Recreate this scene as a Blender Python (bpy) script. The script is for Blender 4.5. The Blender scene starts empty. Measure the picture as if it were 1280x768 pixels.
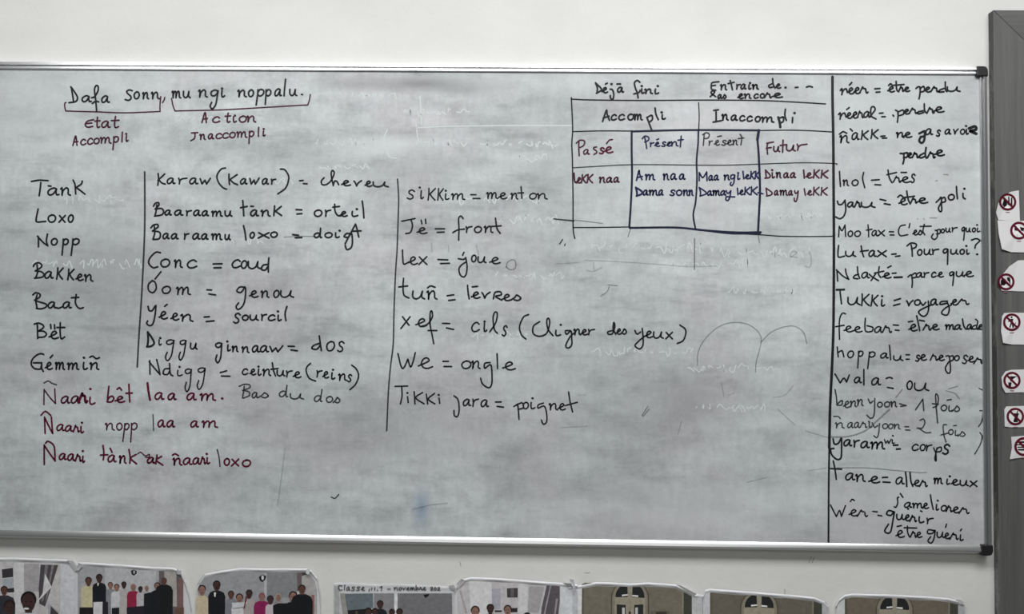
import bpy, math, random
from mathutils import Vector, Matrix

# ---------------------------------------------------------------- camera
scene = bpy.context.scene
COL = scene.collection
F = 1000.0                       # focal length in pixels of the 1280 px wide frame
CAM = Vector((0.11306428, -2.00552046, 1.36692949))
YAW, PITCH, ROLL = -0.01775144, 0.03698233, 0.01157739
fw = Vector((math.sin(YAW)*math.cos(PITCH), math.cos(YAW)*math.cos(PITCH), math.sin(PITCH)))
r0 = Vector((math.cos(YAW), -math.sin(YAW), 0)); u0 = r0.cross(fw)
RT = r0*math.cos(ROLL) + u0*math.sin(ROLL)
UP = -r0*math.sin(ROLL) + u0*math.cos(ROLL)
cd = bpy.data.cameras.new('camera'); cam = bpy.data.objects.new('camera', cd); COL.objects.link(cam)
cd.sensor_width = 36.0; cd.lens = 36.0*F/1280.0; cd.clip_start = 0.05
cam.matrix_world = Matrix(((RT.x, UP.x, -fw.x, CAM.x), (RT.y, UP.y, -fw.y, CAM.y), (RT.z, UP.z, -fw.z, CAM.z), (0, 0, 0, 1)))
scene.camera = cam

# ---------------------------------------------------------------- world, lights, exposure
w = bpy.data.worlds.new('world'); scene.world = w; w.use_nodes = True
w.node_tree.nodes['Background'].inputs[0].default_value = (0.93, 0.98, 1.0, 1)
w.node_tree.nodes['Background'].inputs[1].default_value = 0.125
def area(name, loc, sx, sy, power, col=(1, 1, 1), rot=(0, 0, 0)):
    l = bpy.data.lights.new(name, 'AREA'); l.shape = 'RECTANGLE'; l.size = sx; l.size_y = sy
    l.energy = power; l.color = col
    o = bpy.data.objects.new(name, l); o.location = loc; o.rotation_euler = rot; COL.objects.link(o)
area('ceiling_lamp', (-0.95, -1.32, 2.93), 1.85, 0.7, 37, (1.0, 1.0, 1.0))
area('ceiling_lamp', (1.0, -1.32, 2.93), 1.85, 0.7, 43, (1.0, 1.0, 1.0))
area('ceiling_lamp', (0.3, -3.9, 2.93), 2.8, 0.6, 20, (1.0, 1.0, 0.98))
vs = scene.view_settings
vs.view_transform = 'Standard'; vs.look = 'None'; vs.gamma = 1.0; vs.exposure = 0.0; vs.use_curve_mapping = False

# ---------------------------------------------------------------- helpers
def at(px, py, y):
    """the point where the sight line through a photograph pixel meets the plane at depth y"""
    d = RT*((px-640)/F) + UP*((384-py)/F) + fw
    return CAM + d*((y-CAM.y)/d.y)
def lin(c):
    c /= 255.0
    return c/12.92 if c <= 0.04045 else ((c+0.055)/1.055)**2.4
def rgb(r, g, b, k=1.0):
    return tuple(min(0.95, lin(v)/k) for v in (r, g, b)) + (1,)
def mat(name, col, rough=0.6, metal=0.0, spec=0.5):
    m = bpy.data.materials.new(name); m.use_nodes = True
    b = m.node_tree.nodes['Principled BSDF']
    b.inputs['Base Color'].default_value = col; b.inputs['Roughness'].default_value = rough
    b.inputs['Metallic'].default_value = metal; b.inputs['Specular IOR Level'].default_value = spec
    return m
def N(m, kind, **kw):
    n = m.node_tree.nodes.new(kind)
    for k, v in kw.items(): setattr(n, k, v)
    return n
def noise(m, scale, detail=4, rough=0.55, sx=1, sy=1, sz=1):
    tc = N(m, 'ShaderNodeTexCoord'); mp = N(m, 'ShaderNodeMapping'); nz = N(m, 'ShaderNodeTexNoise')
    mp.inputs['Scale'].default_value = (sx, sy, sz)
    nz.inputs['Scale'].default_value = scale; nz.inputs['Detail'].default_value = detail; nz.inputs['Roughness'].default_value = rough
    m.node_tree.links.new(tc.outputs['Object'], mp.inputs['Vector']); m.node_tree.links.new(mp.outputs[0], nz.inputs['Vector'])
    return nz.outputs['Fac']
def ramp(m, fac, stops):
    r = N(m, 'ShaderNodeValToRGB'); e = r.color_ramp.elements
    while len(e) < len(stops): e.new(0.5)
    for q, (p, c) in zip(e, stops): q.position = p; q.color = c
    m.node_tree.links.new(fac, r.inputs[0]); return r.outputs[0]
def mix(m, a, b, fac, mode='MIX'):
    x = N(m, 'ShaderNodeMix', data_type='RGBA', blend_type=mode)
    L = m.node_tree.links
    for v, i in ((fac, 0), (a, 6), (b, 7)):
        if hasattr(v, 'links'): L.new(v, x.inputs[i])
        else: x.inputs[i].default_value = v
    return x.outputs[2]
def bump(m, h, strength, dist=0.002):
    b = N(m, 'ShaderNodeBump'); b.inputs['Strength'].default_value = strength; b.inputs['Distance'].default_value = dist
    m.node_tree.links.new(h, b.inputs['Height']); m.node_tree.links.new(b.outputs[0], m.node_tree.nodes['Principled BSDF'].inputs['Normal'])
def base(m, sock): m.node_tree.links.new(sock, m.node_tree.nodes['Principled BSDF'].inputs['Base Color'])

def mesh_obj(name, verts, faces, mats, parent=None, fm=None, smooth=False):
    me = bpy.data.meshes.new(name); me.from_pydata([tuple(v) for v in verts], [], faces)
    for m in (mats if isinstance(mats, (list, tuple)) else [mats]): me.materials.append(m)
    if fm: 
        for p, i in zip(me.polygons, fm): p.material_index = i
    if smooth:
        for p in me.polygons: p.use_smooth = True
    me.update()
    o = bpy.data.objects.new(name, me); COL.objects.link(o)
    if parent: o.parent = parent
    return o
def tag(o, label=None, cat=None, group=None, kind=None):
    if label: o['label'] = label
    if cat: o['category'] = cat
    if group: o['group'] = group
    if kind: o['kind'] = kind
    return o
def thing(name, label, cat, loc=(0, 0, 0), group=None):
    o = bpy.data.objects.new(name, None); COL.objects.link(o); o.location = loc; o.empty_display_size = 0.05
    # children are modelled in world coordinates and hung on the empty with its inverse
    return tag(o, label, cat, group)
def hang(o, root):
    o.parent = root; o.matrix_parent_inverse = Matrix.Translation(root.location).inverted(); return o
class MB:
    """collects faces of one mesh"""
    def __init__(s): s.v, s.f, s.m, s.mats = [], [], [], []
    def mi(s, m):
        if m not in s.mats: s.mats.append(m)
        return s.mats.index(m)
    def add(s, verts, faces, m):
        k = len(s.v); i = s.mi(m)
        s.v += list(verts); s.f += [tuple(q+k for q in f) for f in faces]; s.m += [i]*len(faces)
    def box(s, a, b, m):
        x0, y0, z0 = a; x1, y1, z1 = b
        s.add([(x0,y0,z0),(x1,y0,z0),(x1,y1,z0),(x0,y1,z0),(x0,y0,z1),(x1,y0,z1),(x1,y1,z1),(x0,y1,z1)],
              [(0,3,2,1),(4,5,6,7),(0,1,5,4),(1,2,6,5),(2,3,7,6),(3,0,4,7)], m)
    def prism(s, front, dy, m):
        """outline (facing -y) pushed back by dy"""
        n = len(front)
        A = sum(front[i][0]*front[(i+1) % n][2]-front[(i+1) % n][0]*front[i][2] for i in range(n))
        if A < 0: front = front[::-1]
        s.add([tuple(p) for p in front]+[(p[0], p[1]+dy, p[2]) for p in front],
              [tuple(range(n)), tuple(range(2*n-1, n-1, -1))]+[(i, i+n, (i+1) % n+n, (i+1) % n) for i in range(n)], m)
    def build(s, name, parent=None, smooth=False):
        o = mesh_obj(name, s.v, s.f, s.mats, None, s.m, smooth)
        if parent: hang(o, parent)
        return o

# ---------------------------------------------------------------- materials
M_wall = mat('white_paint', (0.8, 0.8, 0.78, 1), 0.7, spec=0.25)
base(M_wall, mix(M_wall, (0.815, 0.815, 0.795, 1), (0.745, 0.742, 0.715, 1), ramp(M_wall, noise(M_wall, 3.2, 6, 0.6, 1, 1, 1.6), [(0.42, (0,0,0,1)), (0.75, (1,1,1,1))])))
bump(M_wall, noise(M_wall, 55, 5, 0.6), 0.25, 0.003)
M_ceil = mat('ceiling_paint', (0.82, 0.82, 0.8, 1), 0.8)
M_floor = mat('floor_tiles', (0.36, 0.34, 0.31, 1), 0.5)
base(M_floor, ramp(M_floor, noise(M_floor, 6), [(0.3, (0.13, 0.12, 0.11, 1)), (0.7, (0.2, 0.19, 0.175, 1))]))

M_board = mat('whiteboard_enamel', (0.58, 0.61, 0.63, 1), 0.42, spec=0.3)
def ellipse(m, cx, cz, rx, rz):
    """1 in the middle of a soft-edged wiped patch, 0 outside it"""
    tc = N(m, 'ShaderNodeTexCoord'); mp = N(m, 'ShaderNodeMapping'); g = N(m, 'ShaderNodeTexGradient', gradient_type='SPHERICAL')
    q = at(cx, cz, -0.018); S = 0.00199
    mp.inputs['Scale'].default_value = (1/(rx*S), 0, 1/(rz*S)); mp.inputs['Location'].default_value = (-q.x/(rx*S), 0, -q.z/(rz*S))
    m.node_tree.links.new(tc.outputs['Object'], mp.inputs['Vector']); m.node_tree.links.new(mp.outputs[0], g.inputs[0])
    return g.outputs['Fac']
def scaled(m, s, k, nz=None):
    x = N(m, 'ShaderNodeMath', operation='MULTIPLY'); m.node_tree.links.new(s, x.inputs[0]); x.inputs[1].default_value = k
    if nz is None: return x.outputs[0]
    y = N(m, 'ShaderNodeMath', operation='MULTIPLY', use_clamp=True); m.node_tree.links.new(x.outputs[0], y.inputs[0]); m.node_tree.links.new(nz, y.inputs[1]); return y.outputs[0]
smear = noise(M_board, 1.7, 9, 0.7, 1.0, 1, 2.2)
patch = noise(M_board, 2.3, 5, 0.55, 1, 1, 1.3)
streak = noise(M_board, 5, 8, 0.7, 0.8, 1, 4.0)
cloud = noise(M_board, 9, 6, 0.65, 1, 1, 1.5)
vert = noise(M_board, 45, 3, 0.6, 1.6, 1, 0.35)
fine = noise(M_board, 60, 4, 0.75, 1, 1, 1)
c = mix(M_board, (0.485, 0.515, 0.522, 1), (0.655, 0.705, 0.71, 1), ramp(M_board, smear, [(0.38, (0,0,0,1)), (0.62, (1,1,1,1))]))
c = mix(M_board, c, mix(M_board, c, (0.96, 0.90, 0.925, 1), 1.0, 'MULTIPLY'), ramp(M_board, patch, [(0.46, (0,0,0,1)), (0.62, (1,1,1,1))]))
c = mix(M_board, c, ramp(M_board, streak, [(0.34, (0.70, 0.705, 0.71, 1)), (0.46, (0.95, 0.95, 0.95, 1)), (0.7, (1.08, 1.08, 1.08, 1))]), 0.75, 'MULTIPLY')
c = mix(M_board, c, ramp(M_board, cloud, [(0.32, (0.76, 0.76, 0.765, 1)), (0.5, (1, 1, 1, 1)), (0.7, (1.08, 1.08, 1.08, 1))]), 0.8, 'MULTIPLY')
c = mix(M_board, c, ramp(M_board, vert, [(0.3, (0.9, 0.9, 0.9, 1)), (0.68, (1.07, 1.07, 1.07, 1))]), 0.5, 'MULTIPLY')
c = mix(M_board, c, ramp(M_board, fine, [(0.32, (0.82, 0.82, 0.82, 1)), (0.68, (1.1, 1.1, 1.1, 1))]), 0.5, 'MULTIPLY')
# worn, dirtier zones and eraser smears of their own shape; cleaner strips along the edges
for cx, cy, rx, ry, k in ((530, 104, 120, 16, 1.7), (440, 106, 70, 12, 1.0), (585, 112, 60, 12, 1.0), (560, 203, 90, 16, 0.55), (520, 214, 60, 12, 0.5), (90, 320, 170, 100, 0.7), (130, 350, 130, 70, 0.6), (60, 440, 140, 60, 0.45), (870, 507, 40, 28, 0.7), (985, 548, 34, 30, 0.7),
                          (780, 533, 70, 12, 0.6), (655, 592, 60, 50, 0.4), (800, 575, 40, 22, 0.5), (390, 430, 60, 40, 0.45), (640, 300, 120, 60, 0.25), (850, 490, 240, 110, 0.45), (600, 520, 320, 90, 0.45), (430, 520, 180, 70, 0.45), (750, 610, 90, 50, 0.35), (975, 650, 30, 50, 0.5), (320, 500, 70, 50, 0.35), (1140, 430, 60, 30, 0.5)):
    c = mix(M_board, c, (0.30, 0.305, 0.31, 1), scaled(M_board, ellipse(M_board, cx, cy, rx, ry), k, streak))
for cx, cy, rx, ry, k in ((90, 105, 200, 34, 0.5), (720, 100, 200, 26, 0.5), (1130, 110, 140, 60, 0.5), (1000, 140, 300, 50, 0.4), (500, 180, 60, 16, 0.9), (450, 185, 50, 20, 0.5), (860, 220, 260, 110, 0.3), (1140, 250, 170, 170, 0.55), (1140, 620, 140, 110, 0.6), (880, 645, 300, 50, 0.5), (30, 150, 120, 60, 0.4)):
    c = mix(M_board, c, (0.70, 0.735, 0.745, 1), scaled(M_board, ellipse(M_board, cx, cy, rx, ry), k))
c = mix(M_board, c, (0.20, 0.29, 0.42, 1), scaled(M_board, ellipse(M_board, 527, 636, 16, 34), 0.75))
base(M_board, c)
M_alu = mat('brushed_aluminium', (0.78, 0.79, 0.8, 1), 0.28, 1.0)
M_black = mat('black_plastic', (0.012, 0.012, 0.014, 1), 0.45)
def grain(name, sx, sz):
    m = mat(name, (0.14, 0.14, 0.14, 1), 0.5, spec=0.3)
    a = noise(m, 26, 6, 0.65, sx, 1, sz); b = noise(m, 110, 3, 0.6, sx, 1, sz)
    k = mix(m, ramp(m, a, [(0.3, (0.108, 0.109, 0.108, 1)), (0.7, (0.175, 0.176, 0.174, 1))]), ramp(m, b, [(0.3, (0.8, 0.8, 0.8, 1)), (0.7, (1.12, 1.12, 1.1, 1))]), 0.8, 'MULTIPLY')
    base(m, k); return m
M_gv = grain('grey_laminate_vertical', 1, 0.035); M_gh = grain('grey_laminate_horizontal', 0.035, 1)
M_edge = mat('shaded_worn_edge', (0.07, 0.07, 0.07, 1), 0.55)  # shadow beside the board put into the dark base colour; light flecks are wear
base(M_edge, ramp(M_edge, noise(M_edge, 14, 5, 0.7, 1, 1, 0.5), [(0.5, (0.055, 0.055, 0.055, 1)), (0.72, (0.32, 0.32, 0.31, 1))]))
M_paper = mat('paper', (0.74, 0.75, 0.77, 1), 0.35)
M_sleeve = mat('plastic_sleeve', (0.62, 0.63, 0.65, 1), 0.2)
_tint = {}
def tint(r, g, b, k=0.62, rough=0.45):
    key = (r, g, b, k)
    if key not in _tint:
        m = _tint[key] = mat('print_%d_%d_%d' % (r, g, b), rgb(r, g, b, k), rough, spec=0.3)
        base(m, mix(m, rgb(r, g, b, k), ramp(m, noise(m, 90, 4, 0.7), [(0.3, (0.74, 0.74, 0.74, 1)), (0.7, (1.12, 1.12, 1.12, 1))]), 0.8, 'MULTIPLY'))
    return _tint[key]
def ink(name, col, opacity=1.0):
    m = mat(name, col, 0.5, spec=0.25)
    if opacity < 1:
        t = N(m, 'ShaderNodeBsdfTransparent'); x = N(m, 'ShaderNodeMixShader'); x.inputs[0].default_value = opacity
        L = m.node_tree.links; L.new(t.outputs[0], x.inputs[1]); L.new(m.node_tree.nodes['Principled BSDF'].outputs[0], x.inputs[2])
        L.new(x.outputs[0], m.node_tree.nodes['Material Output'].inputs[0])
    return m
INK = dict(k=ink('black_ink', (0.012, 0.014, 0.016, 1)), g=ink('worn_black_ink', (0.03, 0.034, 0.038, 1), 0.82),
           f=ink('wiped_ink', (0.06, 0.065, 0.07, 1), 0.38), v=ink('faint_ink', (0.09, 0.095, 0.1, 1), 0.2),
           r=ink('red_ink', (0.105, 0.007, 0.028, 1), 0.95), d=ink('dark_red_ink', (0.07, 0.012, 0.028, 1), 0.92),
           b=ink('blue_ink', (0.012, 0.016, 0.075, 1), 0.94), n=ink('navy_ink', (0.010, 0.014, 0.04, 1), 0.96),
           w=ink('pale_ghost', (0.66, 0.705, 0.712, 1)),
           )

# ---------------------------------------------------------------- room
X0, X1, YB, H = -4.0, 4.0, -5.0, 3.0
def slab(name, a, b, m):
    q = MB(); q.box(a, b, m); return tag(q.build(name), kind='structure')
slab('wall_front', (X0, 0, 0), (X1, 0.12, H), M_wall)
slab('floor', (X0, YB, -0.1), (X1, 0.12, 0), M_floor)
slab('ceiling', (X0, YB, H), (X1, 0.12, H+0.1), M_ceil)

# grey laminate door casing at the right, mitred at its upper corner
YC = -0.022
xe = at(1241.5, 13, YC).x; ze = at(1241.5, 12.5, YC).z; W = 0.17
def casing(name, outline, m):
    q = MB(); q.prism([Vector((x, YC, z)) for x, z in outline], -YC-0.0004, m)
    o = q.build(name); o.data.materials.append(M_edge)
    for p in o.data.polygons:
        if abs(p.normal.x) > 0.9 or p.normal.z > 0.9: p.material_index = 1
    bv = o.modifiers.new('bevel', 'BEVEL'); bv.width = 0.0012; bv.segments = 2
    return tag(o, kind='structure')
casing('trim_1', [(xe, 0.0), (xe+W, 0.0), (xe+W, ze-W), (xe, ze)], M_gv)
casing('trim_2', [(xe+0.0006, ze), (xe+W+0.0003, ze-W+0.0003), (xe+W+0.9, ze-W+0.0003), (xe+W+0.9, ze)], M_gh)
slab('door_1', (xe+W+0.003, -0.012, 0.005), (xe+W+0.9, -0.0005, ze-W-0.003), M_gv)

# ---------------------------------------------------------------- whiteboard
BX0, BX1, BZ0, BZ1 = -1.75, 1.25, 0.85, 2.05     # outer size of the frame
YF, YS = -0.018, -0.0184                          # writing surface, ink on it
board = thing('whiteboard', 'long white marker board covered with handwritten vocabulary lists on the wall', 'whiteboard', (-0.25, 0, BZ0))
q = MB(); q.box((BX0+0.012, YF, BZ0+0.012), (BX1-0.012, -0.0005, BZ1-0.012), M_board); q.build('board_surface', board)
def prof_groove(wd):
    return [(0, 0), (0.0, 0.012), (0.0004, 0.0205), (0.0012, 0.0244), (0.0084, 0.0250), (0.0090, 0.0242), (0.0093, 0.0175), (0.0118, 0.0175),
            (0.0121, 0.0227), (wd-0.0016, 0.0231), (wd-0.0008, 0.0222), (wd, 0.0205), (wd, 0.0)]
def prof_round(wd):
    return [(0, 0), (0, 0.004), (0.0012, 0.0125), (0.0035, 0.0190), (0.0065, 0.0232), (0.0095, 0.0250), (0.0112, 0.0246), (wd-0.0008, 0.0186), (wd, 0.0181), (wd, 0.0)]
def rail(p0, p1, inward, prof):
    d = [tuple(p0[i]+inward[i]*u for i in (0, 1, 2)) for u, v in prof]; e = [tuple(p1[i]+inward[i]*u for i in (0, 1, 2)) for u, v in prof]
    V = [(a[0], -v-0.0004, a[2]) for a, (u, v) in zip(d, prof)]+[(a[0], -v-0.0004, a[2]) for a, (u, v) in zip(e, prof)]
    n = len(prof)
    fs = [(i, i+1, i+1+n, i+n) for i in range(n-1)]+[(n-1, 0, n, 2*n-1), tuple(range(n)), tuple(range(2*n-1, n-1, -1))]
    o = mesh_obj('frame_rail', V, fs, M_alu)
    import bmesh
    bm = bmesh.new(); bm.from_mesh(o.data); bmesh.ops.recalc_face_normals(bm, faces=bm.faces); bm.to_mesh(o.data); bm.free()
    for p in o.data.polygons: p.use_smooth = len(p.vertices) == 4
    o.data.set_sharp_from_angle(angle=math.radians(22)) if hasattr(o.data, 'set_sharp_from_angle') else None
    return hang(o, board)
rail((BX0, 0, BZ1), (BX1, 0, BZ1), (0, 0, -1), prof_groove(0.0185))
rail((BX0, 0, BZ0), (BX1, 0, BZ0), (0, 0, 1), prof_round(0.0215))
rail((BX1, 0, BZ0), (BX1, 0, BZ1), (-1, 0, 0), prof_groove(0.0172))
rail((BX0, 0, BZ0), (BX0, 0, BZ1), (1, 0, 0), prof_groove(0.0195))
def cap(cx, cz, sx, sz):
    s, R = 0.027, 0.012
    pts = [(-s, -s*0.93), (0.0012, -s*0.93)]
    for i in range(7):
        a = math.pi/2*i/6; pts.append((0.0012-R+R*math.cos(a), 0.0012-R+R*math.sin(a)))
    pts += [(-s, 0.0012)]
    q = MB(); q.prism([Vector((cx+sx*x, -0.0275, cz+sz*z)) for x, z in pts], 0.027, M_black)
    o = q.build('corner_cap', board); b = o.modifiers.new('bevel', 'BEVEL'); b.width = 0.003; b.segments = 3; b.limit_method = 'ANGLE'
for cx, sx in ((BX1, 1), (BX0, -1)):
    for cz, sz in ((BZ1, 1), (BZ0, -1)): cap(cx, cz, sx, sz)

# ---------------------------------------------------------------- handwriting
Z = dict(A=(70,90,6.4), B=(200,90,6.4), C=(20,210,7.68), D=(20,300,7.68), E=(20,390,7.68), F=(170,205,7.53), G=(330,205,7.53), H=(170,300,6.095),
         I=(170,380,6.98), J=(310,400,6.98), K=(40,470,6.4), L=(180,470,6.4), M=(490,220,6.095), N=(490,310,6.095), O=(640,390,5.565), P=(470,430,4.923),
         Q=(700,90,6.983), R=(860,90,6.983), S=(700,190,6.4), T=(860,190,6.4), U=(1035,90,6.4), V=(1035,200,6.4), X=(1035,300,6.4), Y=(1035,390,6.244),
         a=(1035,480,6.244), b=(1035,570,6.244), p=(0,0,1), c4=(400,680,5.818), g=(690,260,3.657), h=(700,460,3.491), m=(380,90,3.656), l=(300,520,3.2))
GL = {}
def G_(ch, s): GL[ch] = [[float(v) for v in t.split()] for t in s.split('|')]
G_('a', '74 88 48 103 14 78 3 38 18 4 48 18 72 78 72 78 72 40 82 6 100 10')
G_('b', '6 200 8 100 10 6|10 30 35 82 75 95 97 62 82 18 45 2 10 10')
G_('c', '92 82 64 102 24 84 3 42 22 5 60 2 100 22')
G_('d', '76 85 45 100 10 75 3 32 25 2 55 18 78 75|82 200 80 110 80 30 88 2 100 6')
G_('e', '0 24 40 46 76 76 58 102 32 86 22 44 38 8 68 0 102 16')
G_('f', '100 185 75 195 52 165 46 80 42 0 40 -60|0 78 90 84')
G_('g', '82 88 45 102 8 74 14 28 45 16 74 48 84 92 84 92 82 10 74 -80 42 -120 14 -95 26 -55')
G_('h', '8 200 8 0|8 50 40 98 70 78 74 22 84 0 100 6')
G_('i', '34 98 34 40 46 4 72 2 100 18')
G_('I', '50 98 50 0')
G_('j', '60 100 62 -60 38 -120 0 -90')
G_('k', '10 195 12 0|84 105 14 44|32 54 100 0')
G_('K', '8 168 12 80 8 0|92 165 14 74|30 86 60 40 100 0')
G_('l', '40 200 45 100 60 0')
G_('m', '0 84 8 100 12 60 13 0 13 0 16 55 32 98 45 78 46 2 46 2 50 55 68 100 80 82 84 14 100 0')
G_('n', '0 84 10 100 16 60 17 0 17 0 24 60 54 100 74 80 78 18 100 0')
G_('o', '48 102 12 80 4 40 30 2 74 8 96 52 78 92 44 101')
G_('p', '15 98 18 20 15 -120|17 60 45 100 88 86 90 36 52 4 18 28')
G_('q', '82 86 45 102 6 66 22 18 58 32 84 86 84 86 85 0 86 -110')
G_('r', '6 100 18 50 16 0|16 45 40 86 96 100')
G_('R', '0 5 18 60 34 110 42 84 62 82 72 64 76 26 88 2 100 18')
G_('Q', '0 70 18 98 26 50 28 -8|28 24 50 84 74 96 82 84 100 30')
G_('N', '0 6 20 60 34 98 46 60 46 4 46 4 60 66 78 88 84 50 84 8 100 22')
G_('s', '92 86 60 104 22 90 28 62 70 40 76 12 42 -4 2 8')
G_('S', '92 158 55 172 18 146 36 108 74 64 78 24 44 -4 2 10')

G_('z', '0 8 40 60 55 98 85 70 98 36 70 4 35 14')
G_('t', '46 178 44 80 52 12 72 0 98 16|0 112 96 118')
G_('u', '2 98 6 30 32 2 62 26 76 96 76 96 76 26 100 2')
G_('v', '0 96 22 60 42 2 42 2 60 60 100 104')
G_('w', '0 98 22 4 22 4 48 72 48 72 66 2 66 2 82 50 100 108')
G_('x', '2 98 48 50 100 0|96 100 50 52 0 0')
G_('y', '0 98 18 50 56 46 90 96 90 96 86 -40 56 -115 12 -95 10 -55')
G_('A', '0 0 42 178 76 0|14 60 88 70')

def smooth(pts):
    """Catmull-Rom through the points; a doubled point is a sharp corner"""
    runs, run = [], [pts[0]]
    for a, b in zip(pts, pts[1:]):
        if abs(a[0]-b[0])+abs(a[1]-b[1]) < 1e-6: runs.append(run); run = [b]
        else: run.append(b)
    runs.append(run); out = []
    for r in runs:
        if len(r) == 1: out.append(r[0]); continue
        P = [(2*r[0][0]-r[1][0], 2*r[0][1]-r[1][1])]+r+[(2*r[-1][0]-r[-2][0], 2*r[-1][1]-r[-2][1])]
        for i in range(1, len(P)-2):
            p0, p1, p2, p3 = P[i-1:i+3]
            n = max(2, int(math.hypot(p2[0]-p1[0], p2[1]-p1[1])/1.1)+1)
            for j in range(n):
                t = j/n
                out.append(tuple(0.5*(2*p1[k]+(p2[k]-p0[k])*t+(2*p0[k]-5*p1[k]+4*p2[k]-p3[k])*t*t+(3*p1[k]-p0[k]-3*p2[k]+p3[k])*t**3) for k in (0, 1)))
        out.append(r[-1])
    return out
class Pen:
    def __init__(s, name, label, col='k', wd=2.0, y=YS, root=None): s.name, s.label, s.col, s.wd, s.y, s.root, s.st, s.n = name, label, col, wd, y, root or board, [], 0
    def ribbon(s, pts, col=None, wd=None):
        m = INK[col or s.col]; hw = (wd or s.wd)/2; s.n += 1; y = s.y-(0.000012*(s.n % 20) if s.col != 'w' else 0)
        P = []
        for p in smooth(pts):
            if not P or math.hypot(p[0]-P[-1][0], p[1]-P[-1][1]) > 0.12: P.append(p)
        if len(P) == 1: P.append((P[0][0]+0.2, P[0][1]))
        n = len(P); V, Fc = [], []
        nrm = []
        for i in range(n):
            a, b = P[max(0, i-1)], P[min(n-1, i+1)]
            dx, dy = b[0]-a[0], b[1]-a[1]; d = math.hypot(dx, dy) or 1; nrm.append((-dy/d, dx/d))
        for (x, yy), (nx, ny) in zip(P, nrm): V += [(x+nx*hw, yy+ny*hw), (x-nx*hw, yy-ny*hw)]
        Fc += [(2*i, 2*i+2, 2*i+3, 2*i+1) for i in range(n-1)]
        for e, sg in ((0, 1), (n-1, -1)):                          # round ends
            (x, yy), (nx, ny) = P[e], nrm[e]; a0 = math.atan2(ny, nx); k = len(V); V.append((x, yy))
            for j in range(7): a = a0+sg*math.pi*j/6; V.append((x+hw*math.cos(a), yy+hw*math.sin(a)))
            Fc += [(k, k+j, k+j+1) for j in range(1, 7)]
        for i in range(1, n-1):                                    # round joins at sharp turns
            a, b, c_ = P[i-1], P[i], P[i+1]
            t = abs((math.atan2(c_[1]-b[1], c_[0]-b[0])-math.atan2(b[1]-a[1], b[0]-a[0])+math.pi) % (2*math.pi)-math.pi)
            if t > 0.6 and m is not INK['w']:
                k = len(V); V += [(b[0]+hw*math.cos(math.pi*j/5), b[1]+hw*math.sin(math.pi*j/5)) for j in range(10)]; Fc.append(tuple(range(k, k+10)))
        s.st.append(([at(x, yy, y) for x, yy in V], Fc, m, [min(v[0] for v in V), min(v[1] for v in V), max(v[0] for v in V), max(v[1] for v in V)]))
    def s(s, zone, text, col=None, wd=None):
        """strokes in zone coordinates, ; between strokes, single point = dot"""
        zx, zy, zs = Z[zone]
        for t in text.split(';'):
            v = [float(k) for k in t.split()]
            pts = [(zx+v[i]/zs, zy+v[i+1]/zs) for i in range(0, len(v), 2)]
            if len(pts) == 1: s.ribbon([pts[0], (pts[0][0]+0.5, pts[0][1]+0.15)], col, (wd or s.wd)*1.35)
            else: s.ribbon(pts, col, wd)
        return s
    def w(s, zone, text, xs, yb, xh, asc=1.0, desc=1.0, col=None, wd=None):
        """letters in boxes: xs = left and right edge of each letter, yb = baseline (or baseline at first and last letter)"""
        zx, zy, zs = Z[zone]; xs = [float(k) for k in xs.split()]; n = len(text); yb = yb if isinstance(yb, tuple) else (yb, yb)
        assert len(xs) == 2*n, (text, xs)
        for i, ch in enumerate(text):
            a, b = xs[2*i], xs[2*i+1]; u = i/(n-1) if n > 1 else 0; by = yb[0]+(yb[1]-yb[0])*u
            rs = random.Random('%s%s%d%s' % (zone, text, i, xs)); sl = rs.uniform(0.06, 0.26); hx = xh*rs.uniform(0.94, 1.06)
            for st in GL[ch]:
                pts = []
                for k in range(0, len(st), 2):
                    gx, gy = st[k]/100, st[k+1]/100
                    if gy > 1: gy = 1+(gy-1)*asc
                    if gy < 0: gy *= desc
                    pts.append((zx+(a+(b-a)*gx+sl*gy*hx*0.5)/zs, zy+(by-gy*hx)/zs))
                s.ribbon(pts, col, wd)
        return s
    def done(s, gap=6.5):
        """strokes that stand together make one word; a line of several words is a part with its words under it"""
        groups = []
        for st in s.st:
            bb = list(st[3]); mine = [st]; rest = []
            for g in groups:
                q = g[0]; dx = max(q[0]-bb[2], bb[0]-q[2]); dy = max(q[1]-bb[3], bb[1]-q[3])
                if s.name == 'handwritten_line': dy = dy-8
                if dx < gap and dy < gap:
                    mine = g[1]+mine; bb = [min(q[0], bb[0]), min(q[1], bb[1]), max(q[2], bb[2]), max(q[3], bb[3])]
                else: rest.append(g)
            groups = rest+[[bb, mine]]
        sub = dict(handwritten_line='handwritten_word', handwritten_heading='handwritten_word', wiped_marks='wiped_mark').get(s.name, s.name+'_piece')
        if len(groups) == 1: root = None
        else:
            root = bpy.data.objects.new(s.name, None); COL.objects.link(root); root.empty_display_size = 0.02
            hang(root, s.root); root['label'] = s.label
        for bb, sts in sorted(groups, key=lambda g: g[0][0]):
            mb = MB()
            for V, Fc, m, _ in sts: mb.add(V, Fc, m)
            o = mb.build(sub if root else s.name)
            if root: o.parent = root
            else: hang(o, s.root); o['label'] = s.label
        return root
def line(words, col='k', wd=2.0, kind='handwritten_line'):
    names = dict(k='black', g='worn black', r='red', d='dark red', b='blue', n='navy')
    return Pen(kind, '%s handwriting reading "%s"' % (names[col], words), col, wd)

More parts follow.
